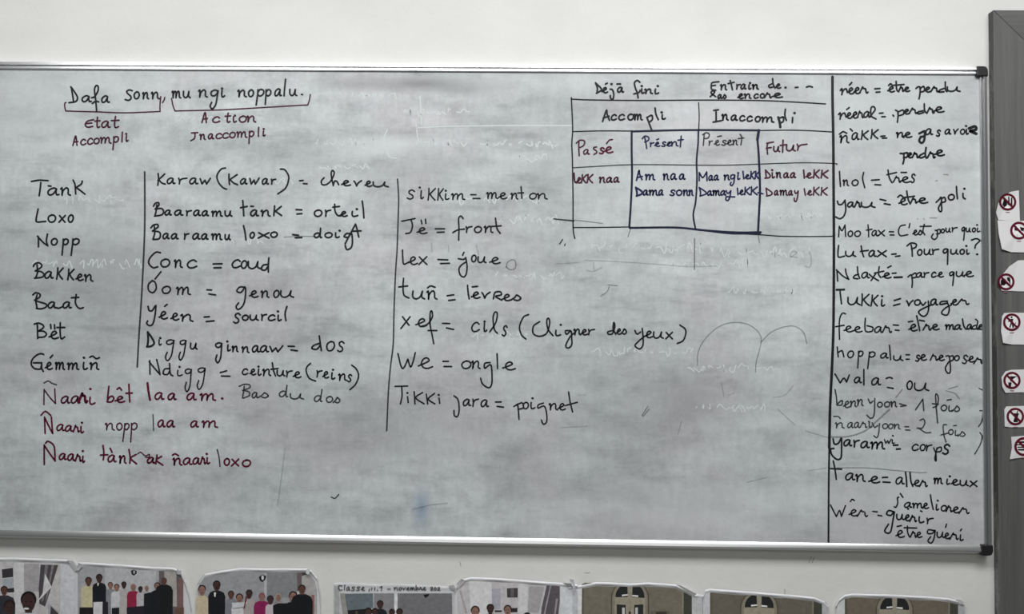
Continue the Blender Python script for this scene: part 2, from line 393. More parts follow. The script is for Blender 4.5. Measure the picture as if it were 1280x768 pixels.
# ---- heading
t = line('Dafa sonn, mu ngi noppalu.', 'k', 2.2)
t.s('A', '122 122 132 180 140 236;120 122 122 122 158 175 172 208 158 236 104 246').w('A', 'a', '205 282', 240, 50)
t.s('A', '284 206 308 198 336 150 336 114 320 110 308 145 318 230 325 312;290 252 318 234 342 240').w('A', 'a', '362 426', 245, 50)
t.w('A', 'S', '552 612', 225, 50).w('A', 'onn', '622 666 690 740 762 826', 214, 52).s('A', '870 202 866 222 852 245', wd=1.6)
t.w('B', 'mu', '95 166 184 242', 207, 56).w('B', 'ngi', '305 378 400 470 480 516', 200, 55, desc=1.45).s('B', '495 132')
t.w('B', 'noppalu', '620 690 705 748 768 830 838 888 915 970 984 998 1035 1094', (198, 190), 54, desc=1.05, asc=1.35).s('B', '1132 180 1140 181')
t.done()
t = Pen('underline_bracket', 'dark red bracket line under the first half of the heading', 'd', 1.7)
t.s('A', '80 245 70 250 70 280 78 312 78 312 200 316 350 320 480 326 600 326 750 320 832 316 832 316 832 260 838 196').done()
t = Pen('underline_bracket', 'dark red bracket line under the second half of the heading', 'd', 1.7)
t.s('B', '92 212 104 270 120 312 120 312 300 308 500 303 700 292 900 280 1100 268 1182 264 1182 264 1194 230 1203 180').done()
line('Etat', 'd', 2.1).s('A', '300 382 252 394 234 422 252 442 294 436;238 414 286 408').w('A', 'tat', '308 350 362 432 437 500', 445, 48).done()
line('Accompli', 'd', 2.0).w('A', 'Accompli', '135 178 196 238 250 292 300 345 352 440 452 500 518 534 552 576', (588, 555), 45, asc=0.85).s('A', '560 495').done()
line('Action', 'd', 2.1).w('B', 'Action', '335 382 418 476 515 560 575 610 630 690 692 765', (405, 400), 46, asc=0.9).s('B', '598 348').done()
line('Inaccompli', 'd', 2.0).s('B', '252 488 302 485;280 487 276 530 246 550').w('B', 'naccompli', '318 362 385 430 445 492 500 548 555 602 612 696 706 752 775 795 815 840', (540, 512), 42, asc=0.8).s('B', '828 455').done()
# ---- first column
t = line('Tànk', 'k', 2.2).s('C', '148 130 220 118 308 122;238 140 232 200 222 268').w('C', 'an', '300 412 425 522', 262, 68).s('C', '310 172 336 175')
t.s('C', '548 118 566 160 573 250;636 126 626 155 572 190;574 186 615 215 662 252').done()
line('Loxo', 'k', 2.2).s('C', '212 395 192 500 206 519 245 517 285 514').w('C', 'oxo', '305 382 412 470 498 548', 521, 66).done()
line('Nopp', 'k', 2.2).s('C', '215 758 216 690 214 660;205 655 260 715 305 748 305 748 292 700 302 635').w('C', 'opp', '335 395 440 502 528 606', 740, 58, desc=1.4).done()
t = line('Bakken', 'k', 2.2).s('D', '166 256 180 232 215 220 246 238 238 266 185 298 185 298 240 305 268 332 250 358 178 368;202 240 206 310 190 364')
t.w('D', 'aKKen', '272 356 385 446 492 552 574 642 655 736', (370, 396), 62).done()
t = line('Baat', 'k', 2.2).s('D', '162 528 190 508 230 522 224 552 178 580 178 580 230 598 290 618 286 646 240 662 195 658;202 528 190 580 202 655')
t.w('D', 'aa', '305 388 448 530', 656, 60).s('D', '380 650 412 656 450 640').s('D', '578 525 570 600 590 645 618 659 646 650;532 556 602 552').done()
t = line('Bët', 'k', 2.2).s('E', '175 118 215 108 256 125 262 152 212 186 212 186 262 186 292 212 270 240 214 246;205 122 208 256').w('E', 'e', '315 404', 258, 75)
t.s('E', '332 122 335 160;370 124 372 164;425 105 424 200 434 258 466 242;392 150 468 150').done()
t = line('Gémmiñ', 'k', 2.2).s('E', '266 410 240 402 200 415 155 460 148 510 180 545 232 550 240 530;168 490 246 490 246 490 246 540 262 572')
t.w('E', 'emmin', '280 346 374 466 490 602 624 684 704 794', 553, 64).s('E', '328 442 352 416;650 440;708 436 735 425 770 450 800 440').done()
Pen('divider_line', 'black vertical line beside the first column of words', 'g', 2.2).s('p', '180.8 215 181 270 180 310 177 370 174 415 171.5 459').done()
# ---- second column
t = line('Karaw (Kawar) = cheveu', 'k', 2.1).s('F', '208 90 212 140 205 200;270 95 206 155;215 150 245 180 276 190')
t.w('F', 'araw', '290 366 394 480 502 580 600 696', (187, 190), 52).s('F', '842 38 800 50 762 110 775 170 815 220 852 238').s('F', '875 95 875 150 880 195;952 100 885 146;882 145 920 180 956 195')
t.w('F', 'awa', '980 1044 1065 1152 1185 1246', (190, 192), 52).w('G', 'r', '65 108', 190, 45).s('G', '155 48 195 55 230 110 228 165 200 230 130 282;335 158 368 155;370 185 405 187')
t.s('G', '566 130 540 160 546 192 580 196 622 168 655 110 660 76 642 62 632 100 652 204;652 198 668 160 690 170 702 196').w('G', 'eveu', '730 812 842 912 950 1012 1022 1170', (205, 216), 50).done()
t = line('Baaraamu tànk = orteil', 'k', 2.2).s('F', '165 398 180 372 210 364 214 390 180 425 180 425 240 420 260 450 240 480 174 491;196 385 190 440 178 490')
t.w('F', 'aaraamu', '270 332 360 440 470 522 540 606 620 682 710 812 835 902', (483, 493), 49).s('F', '1005 345 1010 420 1015 488;984 412 1046 400')
t.w('F', 'an', '1075 1152 1175 1262', 491, 55).s('F', '1080 398 1104 400').s('G', '100 395 92 487;162 400 100 450;108 445 165 486;302 430 355 432;310 472 357 468')
t.w('G', 'or', '470 546 572 626', 494, 58).s('G', '665 380 668 440 690 482 722 490;648 408 710 400').w('G', 'ei', '716 782 800 882', 494, 48).s('G', '872 425;925 350 935 430 940 508').done()
t = line('Baaraamu loxo = doigt', 'k', 2.2).s('F', '140 602 165 575 200 570 208 592 155 632 155 632 215 640 230 670 215 705 160 712;172 588 176 650 160 710')
t.w('F', 'aaraamu', '250 312 330 396 450 492 530 602 615 678 710 808 835 886', (706, 714), 52).s('F', '1012 582 1025 640 1035 715').w('F', 'ox', '1070 1112 1150 1252', 698, 52)
t.w('G', 'o', '60 126', 690, 48).s('G', '270 665 325 672;295 695 355 692').s('G', '190 688 320 682 470 682', 'f', 1.3)
t.w('G', 'doi', '470 542 570 642 655 708', 694, 46).s('G', '710 628;806 656 776 656 754 684 790 690 824 656 832 740 818 790 780 806 764 770;862 566 874 610 892 688;830 634 912 630;862 566 838 610 790 700 764 752').done()
t = line('Conc = coud', 'k', 2.2).s('H', '186 98 150 95 105 140 98 180 130 212 166 205').w('H', 'onc', '184 256 290 352 388 462', (206, 214), 58)
t.s('H', '588 183 655 182;594 213 648 212').w('H', 'cou', '728 792 798 842 850 948', (212, 220), 58).s('H', '1006 186 968 194 956 224 984 230 1006 200;1012 138 1008 190 1008 245').done()
t = line('Óom = genou', 'k', 2.1).s('H', '125 310 95 340 97 385 130 402 154 370 146 325 122 310;145 298 190 243').w('H', 'om', '195 262 304 414', (408, 416), 56)
t.s('H', '540 380 576 382;555 412 606 420;830 360 790 360 768 390 800 400 832 364 832 440 815 500 780 530 762 510 782 480').w('H', 'enou', '865 928 950 1012 1046 1088 1096 1200', 438, 50).done()
t = line('Yéen = sourcil', 'k', 2.2).s('I', '105 22 114 56 140 60 166 20;174 15 166 100 146 176 115 190 93 170 102 150').w('I', 'een', '200 272 304 372 386 496', (132, 152), 62)
t.s('I', '250 22 272 5;595 115 640 112;612 155 680 148').w('I', 's', '850 906', 165, 80).w('I', 'ou', '926 980 992 1066', 143, 46).w('H', 'rci', '952 994 1005 1058 1070 1104', (612, 616), 42).s('H', '1080 545;1150 508 1136 560 1142 615').done()
t = line('Diggu ginnaaw = dos', 'k', 2.1).s('I', '102 245 106 310 100 370;102 245 102 245 140 300 158 345 130 370 94 374', wd=2.6).w('I', 'igg', '190 220 258 340 378 442', (360, 362), 44, desc=2.45, wd=1.9)
t.s('I', '210 298').w('I', 'u', '470 532', 396, 56).w('I', 'g', '690 758', 388, 46, desc=2.25).w('I', 'inn', '785 822 835 890 920 985', (410, 424), 50).s('I', '795 328')
t.w('J', 'aaw', '35 100 106 178 186 298', (282, 280), 52).s('J', '350 230 405 232;375 262 430 270;626 204 572 225 558 250 600 256 630 220;622 140 630 200 640 268').w('J', 'os', '680 752 780 836', (270, 274), 78).done()
t = line('Ndigg = ceinture (reins)', 'k', 2.0).s('I', '120 495 122 615;115 505 160 560 210 618 210 618 196 550 180 485;290 565 250 570 238 610 275 616 296 580;292 520 300 610 322 628')
t.w('I', 'igg', '340 402 424 492 535 612', (628, 604), 46, desc=2.7, wd=1.8).s('I', '378 550;735 600 790 585;745 630 820 632')
t.w('J', 'cein', '-52 -4 16 66 74 112 124 198', (478, 486), 52).s('J', '90 408;212 375 222 440 240 490;200 432 262 424').w('J', 'ure', '250 322 330 384 394 460', (490, 506), 50)
t.s('J', '545 380 515 410 508 450 535 510 590 535').w('J', 'reins', '595 642 652 702 714 756 788 858 868 902', (498, 538), 56).s('J', '740 435;905 395 945 430 965 490 940 560 890 610').done()
t = line('Bas du dos', 'g', 1.8).s('L', '762 84 800 68 842 72 846 95 790 116 790 116 838 128 842 158 796 178;802 84 796 130 788 176')
t.w('J', 'az', '34 90 90 176', 682, 48).w('J', 'du', '270 345 364 484', (672, 692), 50, asc=1.0).w('J', 'doz', '575 645 680 738 742 802', (714, 726), 50, asc=1.0).done()
# ---- red sentences
t = line('Ñaari bët laa am.', 'r', 2.2).s('K', '95 230 97 110 97 110 140 170 188 222 188 222 182 105', 'd', 1.8).s('K', '95 58 130 42 160 60 195 72', 'g', 1.7)
t.w('K', 'aa', '230 302 310 382', 220, 54, col='d').w('K', 'R', '372 440', 215, 66, wd=3.2).w('K', 'i', '440 502', 228, 54).s('K', '465 105').w('K', 'be', '596 652 664 738', 212, 48, asc=1.55)
t.s('K', '680 108 700 95 716 115;775 68 778 140 782 208;752 140 802 138').s('L', '28 58 35 120 48 192', wd=2.8).w('L', 'aaam', '85 158 190 256 340 416 445 572', (190, 196), 52).s('L', '624 181').done()
t = line('Ñaari nopp laa am', 'r', 2.1).s('K', '105 462 100 330 100 330 130 395 165 462 165 462 155 330;72 315 108 285 150 318').w('K', 'aaRi', '195 258 264 324 330 378 380 412', (440, 456), 48).s('K', '398 375')
t.w('K', 'nopp', '585 658 675 722 730 775 785 842', 434, 54, desc=1.45, col='d', wd=1.8).s('L', '72 310 76 438', 'g', 1.4).w('L', 'aaam', '110 168 180 244 370 434 460 588', (410, 412), 52).done()
t = line('Ñaari tànk ak ñaari loxo', 'r', 2.2).s('K', '98 710 97 555 97 555 140 620 185 682 185 682 176 565 130 525 108 540').w('K', 'aaRi', '215 274 284 342 346 394 396 420', (672, 692), 50).s('K', '405 602')
t.s('K', '568 558 575 620 570 672;548 635 606 632').w('K', 'an', '605 672 694 752', (690, 700), 56).s('K', '625 580 640 612;775 590 785 650 782 700;832 630 790 660 836 705').s('K', '845 625 870 612 905 640 938 628;908 652 938 650 938 628', 'd', 1.5)
t.w('K', 'a', '920 982', 700, 48).s('K', '1000 635 990 705;1036 645 995 675 1046 715').w('L', 'naaRi', '230 302 312 382 390 450 452 492 492 524', (714, 704), 52).s('L', '228 635 250 625 276 640;500 625').s('L', '585 590 600 650 608 725', 'g', 1.7)
t.w('L', 'oxo', '640 684 700 756 784 852', (716, 726), 54).done()
# ---- third column
Pen('divider_line', 'black vertical line between the second and third columns of words', 'g', 1.9).s('p', '496.9 224 498 240 498.3 255 497.3 285 496.2 315 494.5 340 492.5 390 491.5 430 488 460 485.5 490 483.4 538.7').done()
t = line('sikkim = menton', 'k', 1.9).w('M', 'si', '114 172 208 238', 174, 62).s('M', '210 88').w('M', 'KK', '270 328 345 388', 184, 54).w('M', 'im', '390 434 450 554', 179, 44).s('M', '408 112;600 143 640 143;618 172 670 172')
t.w('M', 'men', '720 806 812 874 904 958', (172, 176), 45).s('M', '983 82 990 172;958 130 1002 128').w('M', 'on', '1045 1100 1104 1182', 176, 44).done()
t = line('Jë = front', 'k', 2.0).s('M', '75 345 175 325;145 335 156 380 140 430 104 440').w('M', 'e', '190 264', 440, 45).s('M', '222 338 228 365;255 330 258 362;330 403 400 403;345 430 398 428')
t.s('M', '542 325 525 306 508 325 510 400 508 490;464 432 500 412 552 405').w('M', 'ron', '560 608 625 682 700 768', 431, 45).s('M', '788 322 800 400 824 437;748 386 832 380').done()
t = line('lex = joue', 'k', 2.0).s('M', '80 565 82 620 90 672 130 655').w('M', 'ex', '125 192 205 266', 675, 56).s('M', '350 637 425 640;370 668 438 666').s('N', '505 82 545 88 560 76;562 74 572 140 565 200 545 222 520 205 510 160 530 130 562 108;548 34 538 56')
t.w('N', 'oue', '604 640 650 716 744 822', (106, 120), 48).done()
t = line('tuñ = lèvres', 'k', 2.1).s('N', '88 232 84 300 92 360 128 382;52 298 120 290').w('N', 'un', '150 248 265 342', 390, 62).s('N', '270 305 295 290 328 300;420 365 470 358;432 400 480 395;575 285 580 340 588 388')
t.w('N', 'ev', '604 668 680 742', 384, 47).s('N', '612 297 652 293;772 388 785 340 825 335 832 358 790 370 836 398').w('N', 'ez', '840 906 904 982', 402, 45).done()
t = line('xef = cils (cligner des yeux)', 'k', 2.0).s('N', '80 525 130 590;138 525 68 615').w('N', 'e', '180 262', 600, 56).s('N', '215 600 270 582 306 530 305 485 292 492 290 580 305 660 318 730;276 630 342 630;385 575 440 577;415 610 470 622')
t.w('N', 'ci', '604 664 690 722', 638, 66).s('N', '704 560;745 640 790 570 802 500 782 492 770 540 780 620 802 650').w('N', 's', '838 872', 668, 76).s('N', '1040 508 1000 530 972 600 985 660 1020 695')
t.s('O', '192 68 150 100 148 150 190 170 240 150 262 80 255 45 242 60 250 120 285 166').w('O', 'i', '284 338', 166, 40).s('O', '338 90;405 130 372 132 380 156 410 134 415 180 415 230 390 252 374 235 400 180 428 150').w('O', 'ner', '430 478 480 524 526 572', 160, 38)
t.s('O', '700 130 666 140 672 156 700 150 716 100 708 75 704 120 722 156').w('O', 'ez', '724 758 756 796', 156, 38).s('O', '855 130 870 155 896 140;906 115 912 180 910 235 885 258 856 235 880 205 922 170').w('O', 'eux', '924 974 980 1052 1070 1116', (180, 188), 44)
t.s('O', '1168 92 1205 120 1208 155 1190 200 1150 220').done()
t = line('we = ongle', 'k', 2.0).s('P', '135 60 155 140 172 146 196 95 196 95 212 142 228 110 242 54').w('P', 'e', '260 346', 151, 60).s('P', '412 108 445 108;418 140 465 140').w('P', 'on', '524 584 586 640', 152, 47)
t.s('P', '702 115 670 120 670 150 706 130 714 200 710 255 690 270 655 246 644 212;745 60 748 152').w('P', 'e', '780 856', 160, 50).done()
t = line('Tikki jara = poignet', 'k', 1.9).s('P', '118 262 195 260;158 262 160 320 150 370;194 326 198 362;192 302;235 295 240 370;286 300 245 332 296 370;310 310 318 370;360 305 322 340 362 370;388 334 392 366;385 314')
t.s('P', '480 320 505 345 512 410 500 448 482 440 480 410').w('P', 'ara', '534 582 590 628 644 692', (382, 388), 42).s('P', '735 358 770 358;745 385 785 390;848 386 870 376 876 410 880 465;870 372 900 364 906 394 878 402')
t.w('P', 'oi', '904 938 940 978', 400, 37).s('P', '962 335;1030 365 1000 375 998 396 1035 384 1050 430 1050 480 1030 495 1018 470').w('P', 'ne', '1064 1118 1120 1164', 407, 38).s('P', '1185 297 1195 360 1210 420;1165 380 1238 360').done()
# ---- table
def rule(label, pts, col='k', wd=1.6): Pen('table_line', label, col, wd).s('p', pts).done()
rule('black top line of the table', '714 124 740 125 800 125.6 872 125.2 920 125.3 960 126 1000 128 1032 130', 'k', 1.7)
rule('black left line of the table', '714.2 122 715.8 160 714.8 180 715.5 200 716.3 250 716.3 278 716.8 290 718.5 298', 'k', 1.7)
rule('thin black line under the top row of the table, left piece', '716 164.6 750 163.7 789 163.8', 'k', 1.5)
rule('thin black line under the top row of the table, right piece', '949 163.2 990 162.8 1020 163.8 1040 165', 'k', 1.5)
rule('black line parting the two halves of the top row', '873.3 128.4 874 145 873.4 163', 'k', 1.4)
rule('thin black line across the middle of the table', '717 209.8 750 207.8 788 206 830 206 870 206.5 905 206.6 940 205.6 1000 203.6 1042 204.4 1046 206', 'g', 1.4)
rule('thin black bottom line of the table, left piece', '716.4 284.6 750 284.4 788 283.8', 'k', 1.4)
rule('thin black bottom line of the table, right piece', '900 291 950 293.6 976 295.4 1010 295.8 1041 295.5', 'k', 1.4)
Pen('table_box', 'thick navy box around the two middle columns of the table', 'n', 2.6).s('p', '790 164.4 830 163.2 872 162.6 949 163;789.6 164 789.6 190 790 220 788.6 255 786.6 284;787 285 833 284.4 855 285.2 880 288 920 290.6 951 290.4;880 288 915 291.8 950 291.6')\
    .s('p', '948.6 163 946.8 174.5', wd=3.6).s('p', '946.8 174 948.5 196 950 237 949 262 947.6 290', wd=2.8).s('p', '873 164 872.6 180 870.8 200 871.2 225 869.6 252 866.8 266 867.2 275 869.4 286', wd=2.2).done()
Pen('table_line', 'wiped grey ends of the table lines', 'f', 1.4).s('p', '789 284 785 296;947.6 291 949.4 304;700 274.4 725 276 753 279.4;868.5 298 868.3 337').done()
t = line('Déjà fini', 'k', 2.3).s('Q', '310 95 326 140 322 186;310 95 310 95 356 140 360 160 318 186').w('Q', 'e', '366 414', 182, 44).s('Q', '398 106 412 98;438 150 458 156 470 200 460 240 440 226 440 205;448 105')
t.w('Q', 'a', '500 554', 178, 44).s('Q', '498 105 528 105;697 90 674 74 650 95 658 140 674 180 682 226;645 192 690 178 698 160').w('Q', 'ini', '700 734 738 806 812 860', (186, 190), 40).s('Q', '712 122;852 122').done()
t = line('Entrain de...', 'k', 2.2).s('R', '270 85 215 92 204 110 206 150 242 160;202 122 240 116').w('R', 'n', '280 338', 156, 48).s('R', '368 75 378 110 388 155;350 102 402 90').w('R', 'rain', '420 452 460 506 520 548 560 614', 150, 40).s('R', '540 96')
t.s('R', '740 100 706 118 714 136 745 130;738 58 745 110 762 140').w('R', 'e', '764 808', 142, 38).s('R', '850 135;936 135 960 133;1034 132 1060 125 1086 132').done()
t = line('Pas encore', 'k', 2.2).s('R', '194 216 222 190 232 172 212 166 202 184 242 216').w('R', 'az', '260 296 298 332', 232, 34).w('R', 'encoRe', '434 482 490 550 574 612 630 668 668 728 734 822', (232, 224), 38).done()
t = line('Accompli', 'k', 2.3).s('Q', '372 432 405 335 412 370 432 422;378 402 428 386').w('Q', 'ccom', '445 490 510 562 590 642 644 718', (420, 418), 48).s('Q', '758 396 775 440 800 506;762 396 800 378 806 414 778 440;830 315 838 370 858 416').w('Q', 'i', '876 918', 412, 40).s('Q', '886 352').done()
t = line('Inaccompli', 'k', 2.3).s('R', '225 336 265 330;245 345 246 435;220 438 292 425').w('R', 'naccom', '296 350 374 430 450 496 514 560 584 630 638 748', (420, 438), 47).s('R', '795 405 830 394 832 430 806 446').s('R', '788 396 800 440 806 482', wd=3.2)
t.s('R', '850 325 846 380 858 422').w('R', 'I', '904 918', 442, 46).s('R', '928 358').done()
t = line('Passé', 'd', 1.9).s('Q', '142 622 175 596 214 604 206 642 168 662;165 605 164 665 168 732').w('Q', 'a', '204 256', 720, 42).s('Q', '320 655 298 658 294 672 318 690 320 706 296 720').w('Q', 'se', '344 386 384 458', (712, 706), 50, col='r', wd=2.2).s('Q', '406 626 430 596 458 590').done()
t = line('Présent', 'b', 1.9).s('Q', '718 584 740 560 772 570 772 595 740 612;738 565 750 620 757 668').w('Q', 'resen', '785 820 826 870 888 924 930 966 966 1030', (652, 646), 36).s('Q', '845 592 862 584;1058 560 1050 655;1030 596 1076 590').done()
t = line('Présent', 'g', 1.8).s('R', '128 548 160 530 186 545 176 575 148 582;142 540 134 642').w('R', 'resen', '180 210 230 274 294 334 338 384 388 432', (640, 637), 40).s('R', '258 564 292 558;455 545 470 572 462 636;438 582 486 575').done()
t = line('Futur', 'd', 2.1).s('R', '688 622 746 612;696 620 690 660 695 718;684 666 726 660').w('R', 'u', '745 800', 696, 44).s('R', '830 595 826 702;805 642 862 634').w('R', 'ur', '855 936 942 1036', (690, 684), 50).done()
t = line('lekk naa', 'd', 2.1).s('S', '112 170 118 235 134 248').w('S', 'eKKnaa', '134 168 168 208 214 260 312 360 370 418 430 472', (248, 243), 40).done()
t = line('Am naa', 'b', 2.1).s('S', '612 228 632 150 638 180 656 222;616 206 658 196').w('S', 'mnaa', '680 758 825 870 884 932 954 1000', (223, 220), 44).done()
t = line('Dama sonn', 'b', 2.1).s('S', '606 285 615 320 616 350;606 285 606 285 650 312 655 335 612 353', wd=2.5).w('S', 'amasonn', '664 704 710 782 788 824 880 922 930 976 984 1024 1030 1064', (346, 348), 41).done()
t = line('Maa ngi lekk', 'b', 2.0).s('T', '90 230 90 165 90 165 118 205 150 160 150 160 152 230').w('T', 'aangi', '165 200 208 244 286 332 336 378 388 414', (228, 220), 40).s('T', '400 168;440 155 446 216').w('T', 'eKK', '454 490 496 528 534 566', 215, 34).done()
t = line('Damay lekk', 'b', 2.0).s('T', '90 285 100 320 98 350;90 285 90 285 135 315 146 335 96 353').w('T', 'amay', '155 192 196 254 260 302 302 342', (348, 346), 37).s('T', '305 358 374 360;395 290 400 342;560 325 600 335').w('T', 'eKK', '410 444 450 494 500 554', 342, 36).done()
t = line('Dinaa lekk', 'd', 2.1).s('T', '620 145 626 205;620 145 620 145 656 185 650 205 616 210').w('T', 'inaa', '664 692 704 744 764 806 818 860', 207, 41).s('T', '672 145;925 145 931 210').w('T', 'eKK', '944 990 1000 1048 1060 1118', 208, 38).done()
t = line('Damay lekk', 'd', 1.9).s('T', '625 290 632 350;625 290 625 290 672 325 662 345 628 353').w('T', 'amay', '690 722 734 796 804 836 850 882', 346, 37, desc=1.2).s('T', '930 295 939 346').w('T', 'eKK', '954 990 1000 1048 1060 1112', 345, 36).done()
# ---- right column
Pen('divider_line', 'thick black vertical line left of the last column', 'k', 3.0).s('p', '1040.6 96 1040.8 130 1041.6 170 1042 230 1042.4 309 1042 394 1041.2 430 1039.5 470 1037.6 510 1036.6 560', wd=3.4).s('p', '1036.8 550 1036 600 1035.8 634 1035.6 681', wd=2.3).done()
t = line('réer = être perdu', 'k', 2.21).w('U', 'QeeR', '95 154 155 206 206 256 252 320', (178, 170), 46).s('U', '172 105 190 85;375 135 415 132;385 162 415 160').w('U', 'e', '478 530', 160, 40).s('U', '485 108 500 95 518 108;545 75 550 140 566 158;530 106 608 100')
t.w('U', 'Re', '566 606 604 652', 156, 36).s('U', '704 132 722 118 738 126 735 180 728 215;735 132 766 116 770 150 738 162').w('U', 'eR', '772 822 822 884', 160, 40).s('U', '928 132 894 145 890 160 928 158;938 80 940 140 952 158').w('U', 'u', '950 1056', 156, 38).done()
t = line('réeral = perdre', 'k', 2.12).w('U', 'QeeRa', '80 142 144 190 190 238 234 284 284 338', (374, 364), 46).s('U', '150 300 170 285;335 358 376 304 366 278 345 288 346 350 384 376;412 330 440 328;430 358 458 358;520 345 526 354')
t.s('U', '540 305 558 318 560 360 555 402;560 320 600 305 606 335 568 350').w('U', 'eR', '604 652 650 712', (336, 332), 38).s('U', '762 310 720 320 724 335 765 325;770 255 774 310 792 330').w('U', 'Re', '792 850 848 926', (330, 322), 40).done()
t = line('ñàkk = ne pas avoir', 'k', 2.12).w('U', 'na', '90 166 190 248', (566, 542), 56).s('U', '92 498 120 478 150 490;178 455 195 472').w('U', 'KK', '262 318 340 398', (540, 532), 42).s('U', '422 515 455 512;435 530 470 528').w('U', 'ne', '545 608 604 668', 523, 40)
t.s('U', '730 492 775 474 776 508 744 520;775 482 770 545 750 568 730 550 742 518', wd=2.87).w('U', 'as', '780 836 868 898', (502, 512), 44).w('U', 'avoi', '934 982 1000 1036 1058 1094 1098 1122', 498, 38, wd=2.00).s('U', '1103 432').s('U', '1128 452 1176 436 1184 460 1138 474 1138 474 1186 494', wd=3.65).done()
t = line('perdre', 'k', 2.37).s('U', '578 652 604 658 608 700 600 735;604 652 636 648 632 680 604 686').w('U', 'eR', '634 676 674 724', 686, 36).s('U', '768 650 734 670 740 688 776 676;785 605 778 660 788 690').w('U', 'Re', '796 856 852 928', (688, 670), 42).done()
t = line('lool = très', 'k', 1.96).s('V', '92 92 95 150 100 212').w('V', 'no', '120 164 190 242', 205, 44).s('V', '286 100 277 150 294 222;348 162 410 158;375 198 422 200;480 80 490 140 512 182;472 118 548 100').w('V', 'Re', '522 582 580 654', 180, 46).s('V', '585 100 628 100').w('V', 's', '662 696', 178, 64).done()
t = line('yaru = être poli', 'k', 2.12).s('V', '75 330 86 356 112 354 132 328;136 322 142 400 126 450 95 470 60 456').w('V', 'aRu', '154 212 212 262 262 376', (378, 380), 42).s('V', '418 315 462 325;450 350 497 358').w('V', 'e', '568 632', 358, 46)
t.s('V', '558 298 580 282 604 300;630 248 640 310 658 352;602 302 692 290').w('V', 'Re', '662 712 712 796', 346, 40).s('V', '866 338 890 316 906 300 908 360 910 405 895 412 884 385 906 340;908 310 932 300 940 330 910 342').w('V', 'o', '960 1012', 320, 44).s('V', '1028 212 1030 260 1036 310;1080 268 1082 300 1098 312;1090 230').done()
t = line("Moo tax = c'est pourquoi", 'k', 1.8).s('V', '85 615 90 530 90 530 112 566 136 520 136 520 141 612').w('V', 'oo', '158 198 210 260', 612, 42).s('V', '320 520 325 575 325 615;308 562 352 555').w('V', 'ax', '350 398 400 452', 608, 43).s('V', '490 575 525 575;498 600 528 600')
t.s('V', '618 520 580 530 564 570 580 606 638 598;655 510 648 542').w('V', 'ez', '678 716 712 752', 600, 36).s('V', '770 515 760 570 774 598;738 532 826 530;858 562 876 576 872 620 850 636 828 618 842 592;872 562 896 556 896 586 868 592')
t.w('V', 'our', '904 932 942 980 988 1032', (583, 574), 31).w('V', 'q', '1068 1096', 576, 35, desc=1.65).w('V', 'uoi', '1104 1140 1152 1180 1184 1212', 576, 30).s('V', '1192 520').done()
t = line('Lu tax = Pourquoi ?', 'k', 2.04).s('X', '85 45 80 100 86 138 132 130').w('X', 'u', '138 222', 133, 42).s('X', '265 48 274 100 286 135;260 92 322 84').w('X', 'ax', '325 384 395 466', 134, 48).s('X', '510 115 545 112;540 132 575 128;632 48 665 25 706 34 700 60 668 72;665 40 672 80 675 130')
t.w('X', 'our', '714 752 766 824 830 886', (122, 116), 42).w('X', 'q', '918 966', 112, 38, desc=1.9).w('X', 'uoi', '978 1040 1054 1092 1100 1128', 114, 38).s('X', '1105 48;1192 115').s('V', '1148 642 1185 630 1214 646 1182 680 1176 706').done()
t = line('Ndaxté = parce que', 'k', 1.96).s('X', '78 330 72 250;68 240 120 290 166 316 166 316 146 270 140 232;245 275 215 285 204 305 240 312;235 215 240 270 254 308').w('X', 'a', '268 332', 306, 45).s('X', '330 275 360 300 404 326;385 265 345 326;410 215 404 270 422 302;372 266 446 250')
t.w('X', 'e', '434 502', 306, 44).s('X', '478 222 505 208;515 268 545 265').s('X', '530 300 592 298', wd=2.52).s('X', '640 296 666 280 675 330 672 380;670 282 700 265 706 295 672 306').w('X', 'arce', '704 760 764 806 826 862 876 922', (300, 298), 38).w('X', 'q', '968 1012', 292, 37, desc=1.85).w('X', 'ue', '1022 1090 1090 1162', 294, 40).done()
t = line('Tukki = voyager', 'k', 2.04).s('X', '68 400 130 398', wd=2.61).s('X', '95 400 102 460 108 512').w('X', 'u', '154 256', 520, 60).w('X', 'KKi', '264 330 340 394 414 452', (526, 530), 54).s('X', '432 450;530 485 580 470;525 525 575 512').w('X', 'vo', '624 678 690 738', (528, 522), 44)
t.s('X', '740 500 760 522 782 500;802 490 806 540 795 590 765 612 735 595 728 570 780 540 822 522').w('X', 'a', '820 878', 522, 45).s('X', '955 490 905 495 898 516 948 508;952 490 970 550 960 595 935 602 908 582 940 545 988 520').w('X', 'eR', '984 1036 1034 1126', (521, 518), 42).done()
t = line('feebar = être malade', 'k', 1.88).s('Y', '137 16 115 10 95 40 88 100 90 215;60 116 126 105').w('Y', 'ee', '125 194 194 264', (156, 158), 44).s('Y', '292 50 288 110 296 152 342 152 350 122 305 108').w('Y', 'aR', '362 428 424 496', 162, 48).s('Y', '510 102 550 105;525 142 555 145')
t.w('Y', 'e', '630 694', 149, 50, wd=2.0).s('Y', '628 78 662 72;692 30 705 90 716 148;715 65 752 72', wd=2.0).w('Y', 'Re', '742 802 804 866', (144, 140), 44, wd=2.0).w('Y', 'ma', '914 988 988 1042', 137, 37, wd=2.0).s('Y', '1050 55 1060 110 1078 136', wd=2.0).w('Y', 'a', '1084 1126', 136, 36, wd=2.0)
t.s('Y', '1152 105 1128 116 1134 135 1162 130;1152 58 1168 76 1160 130 1182 136').w('Y', 'e', '1168 1210', 136, 34).done()
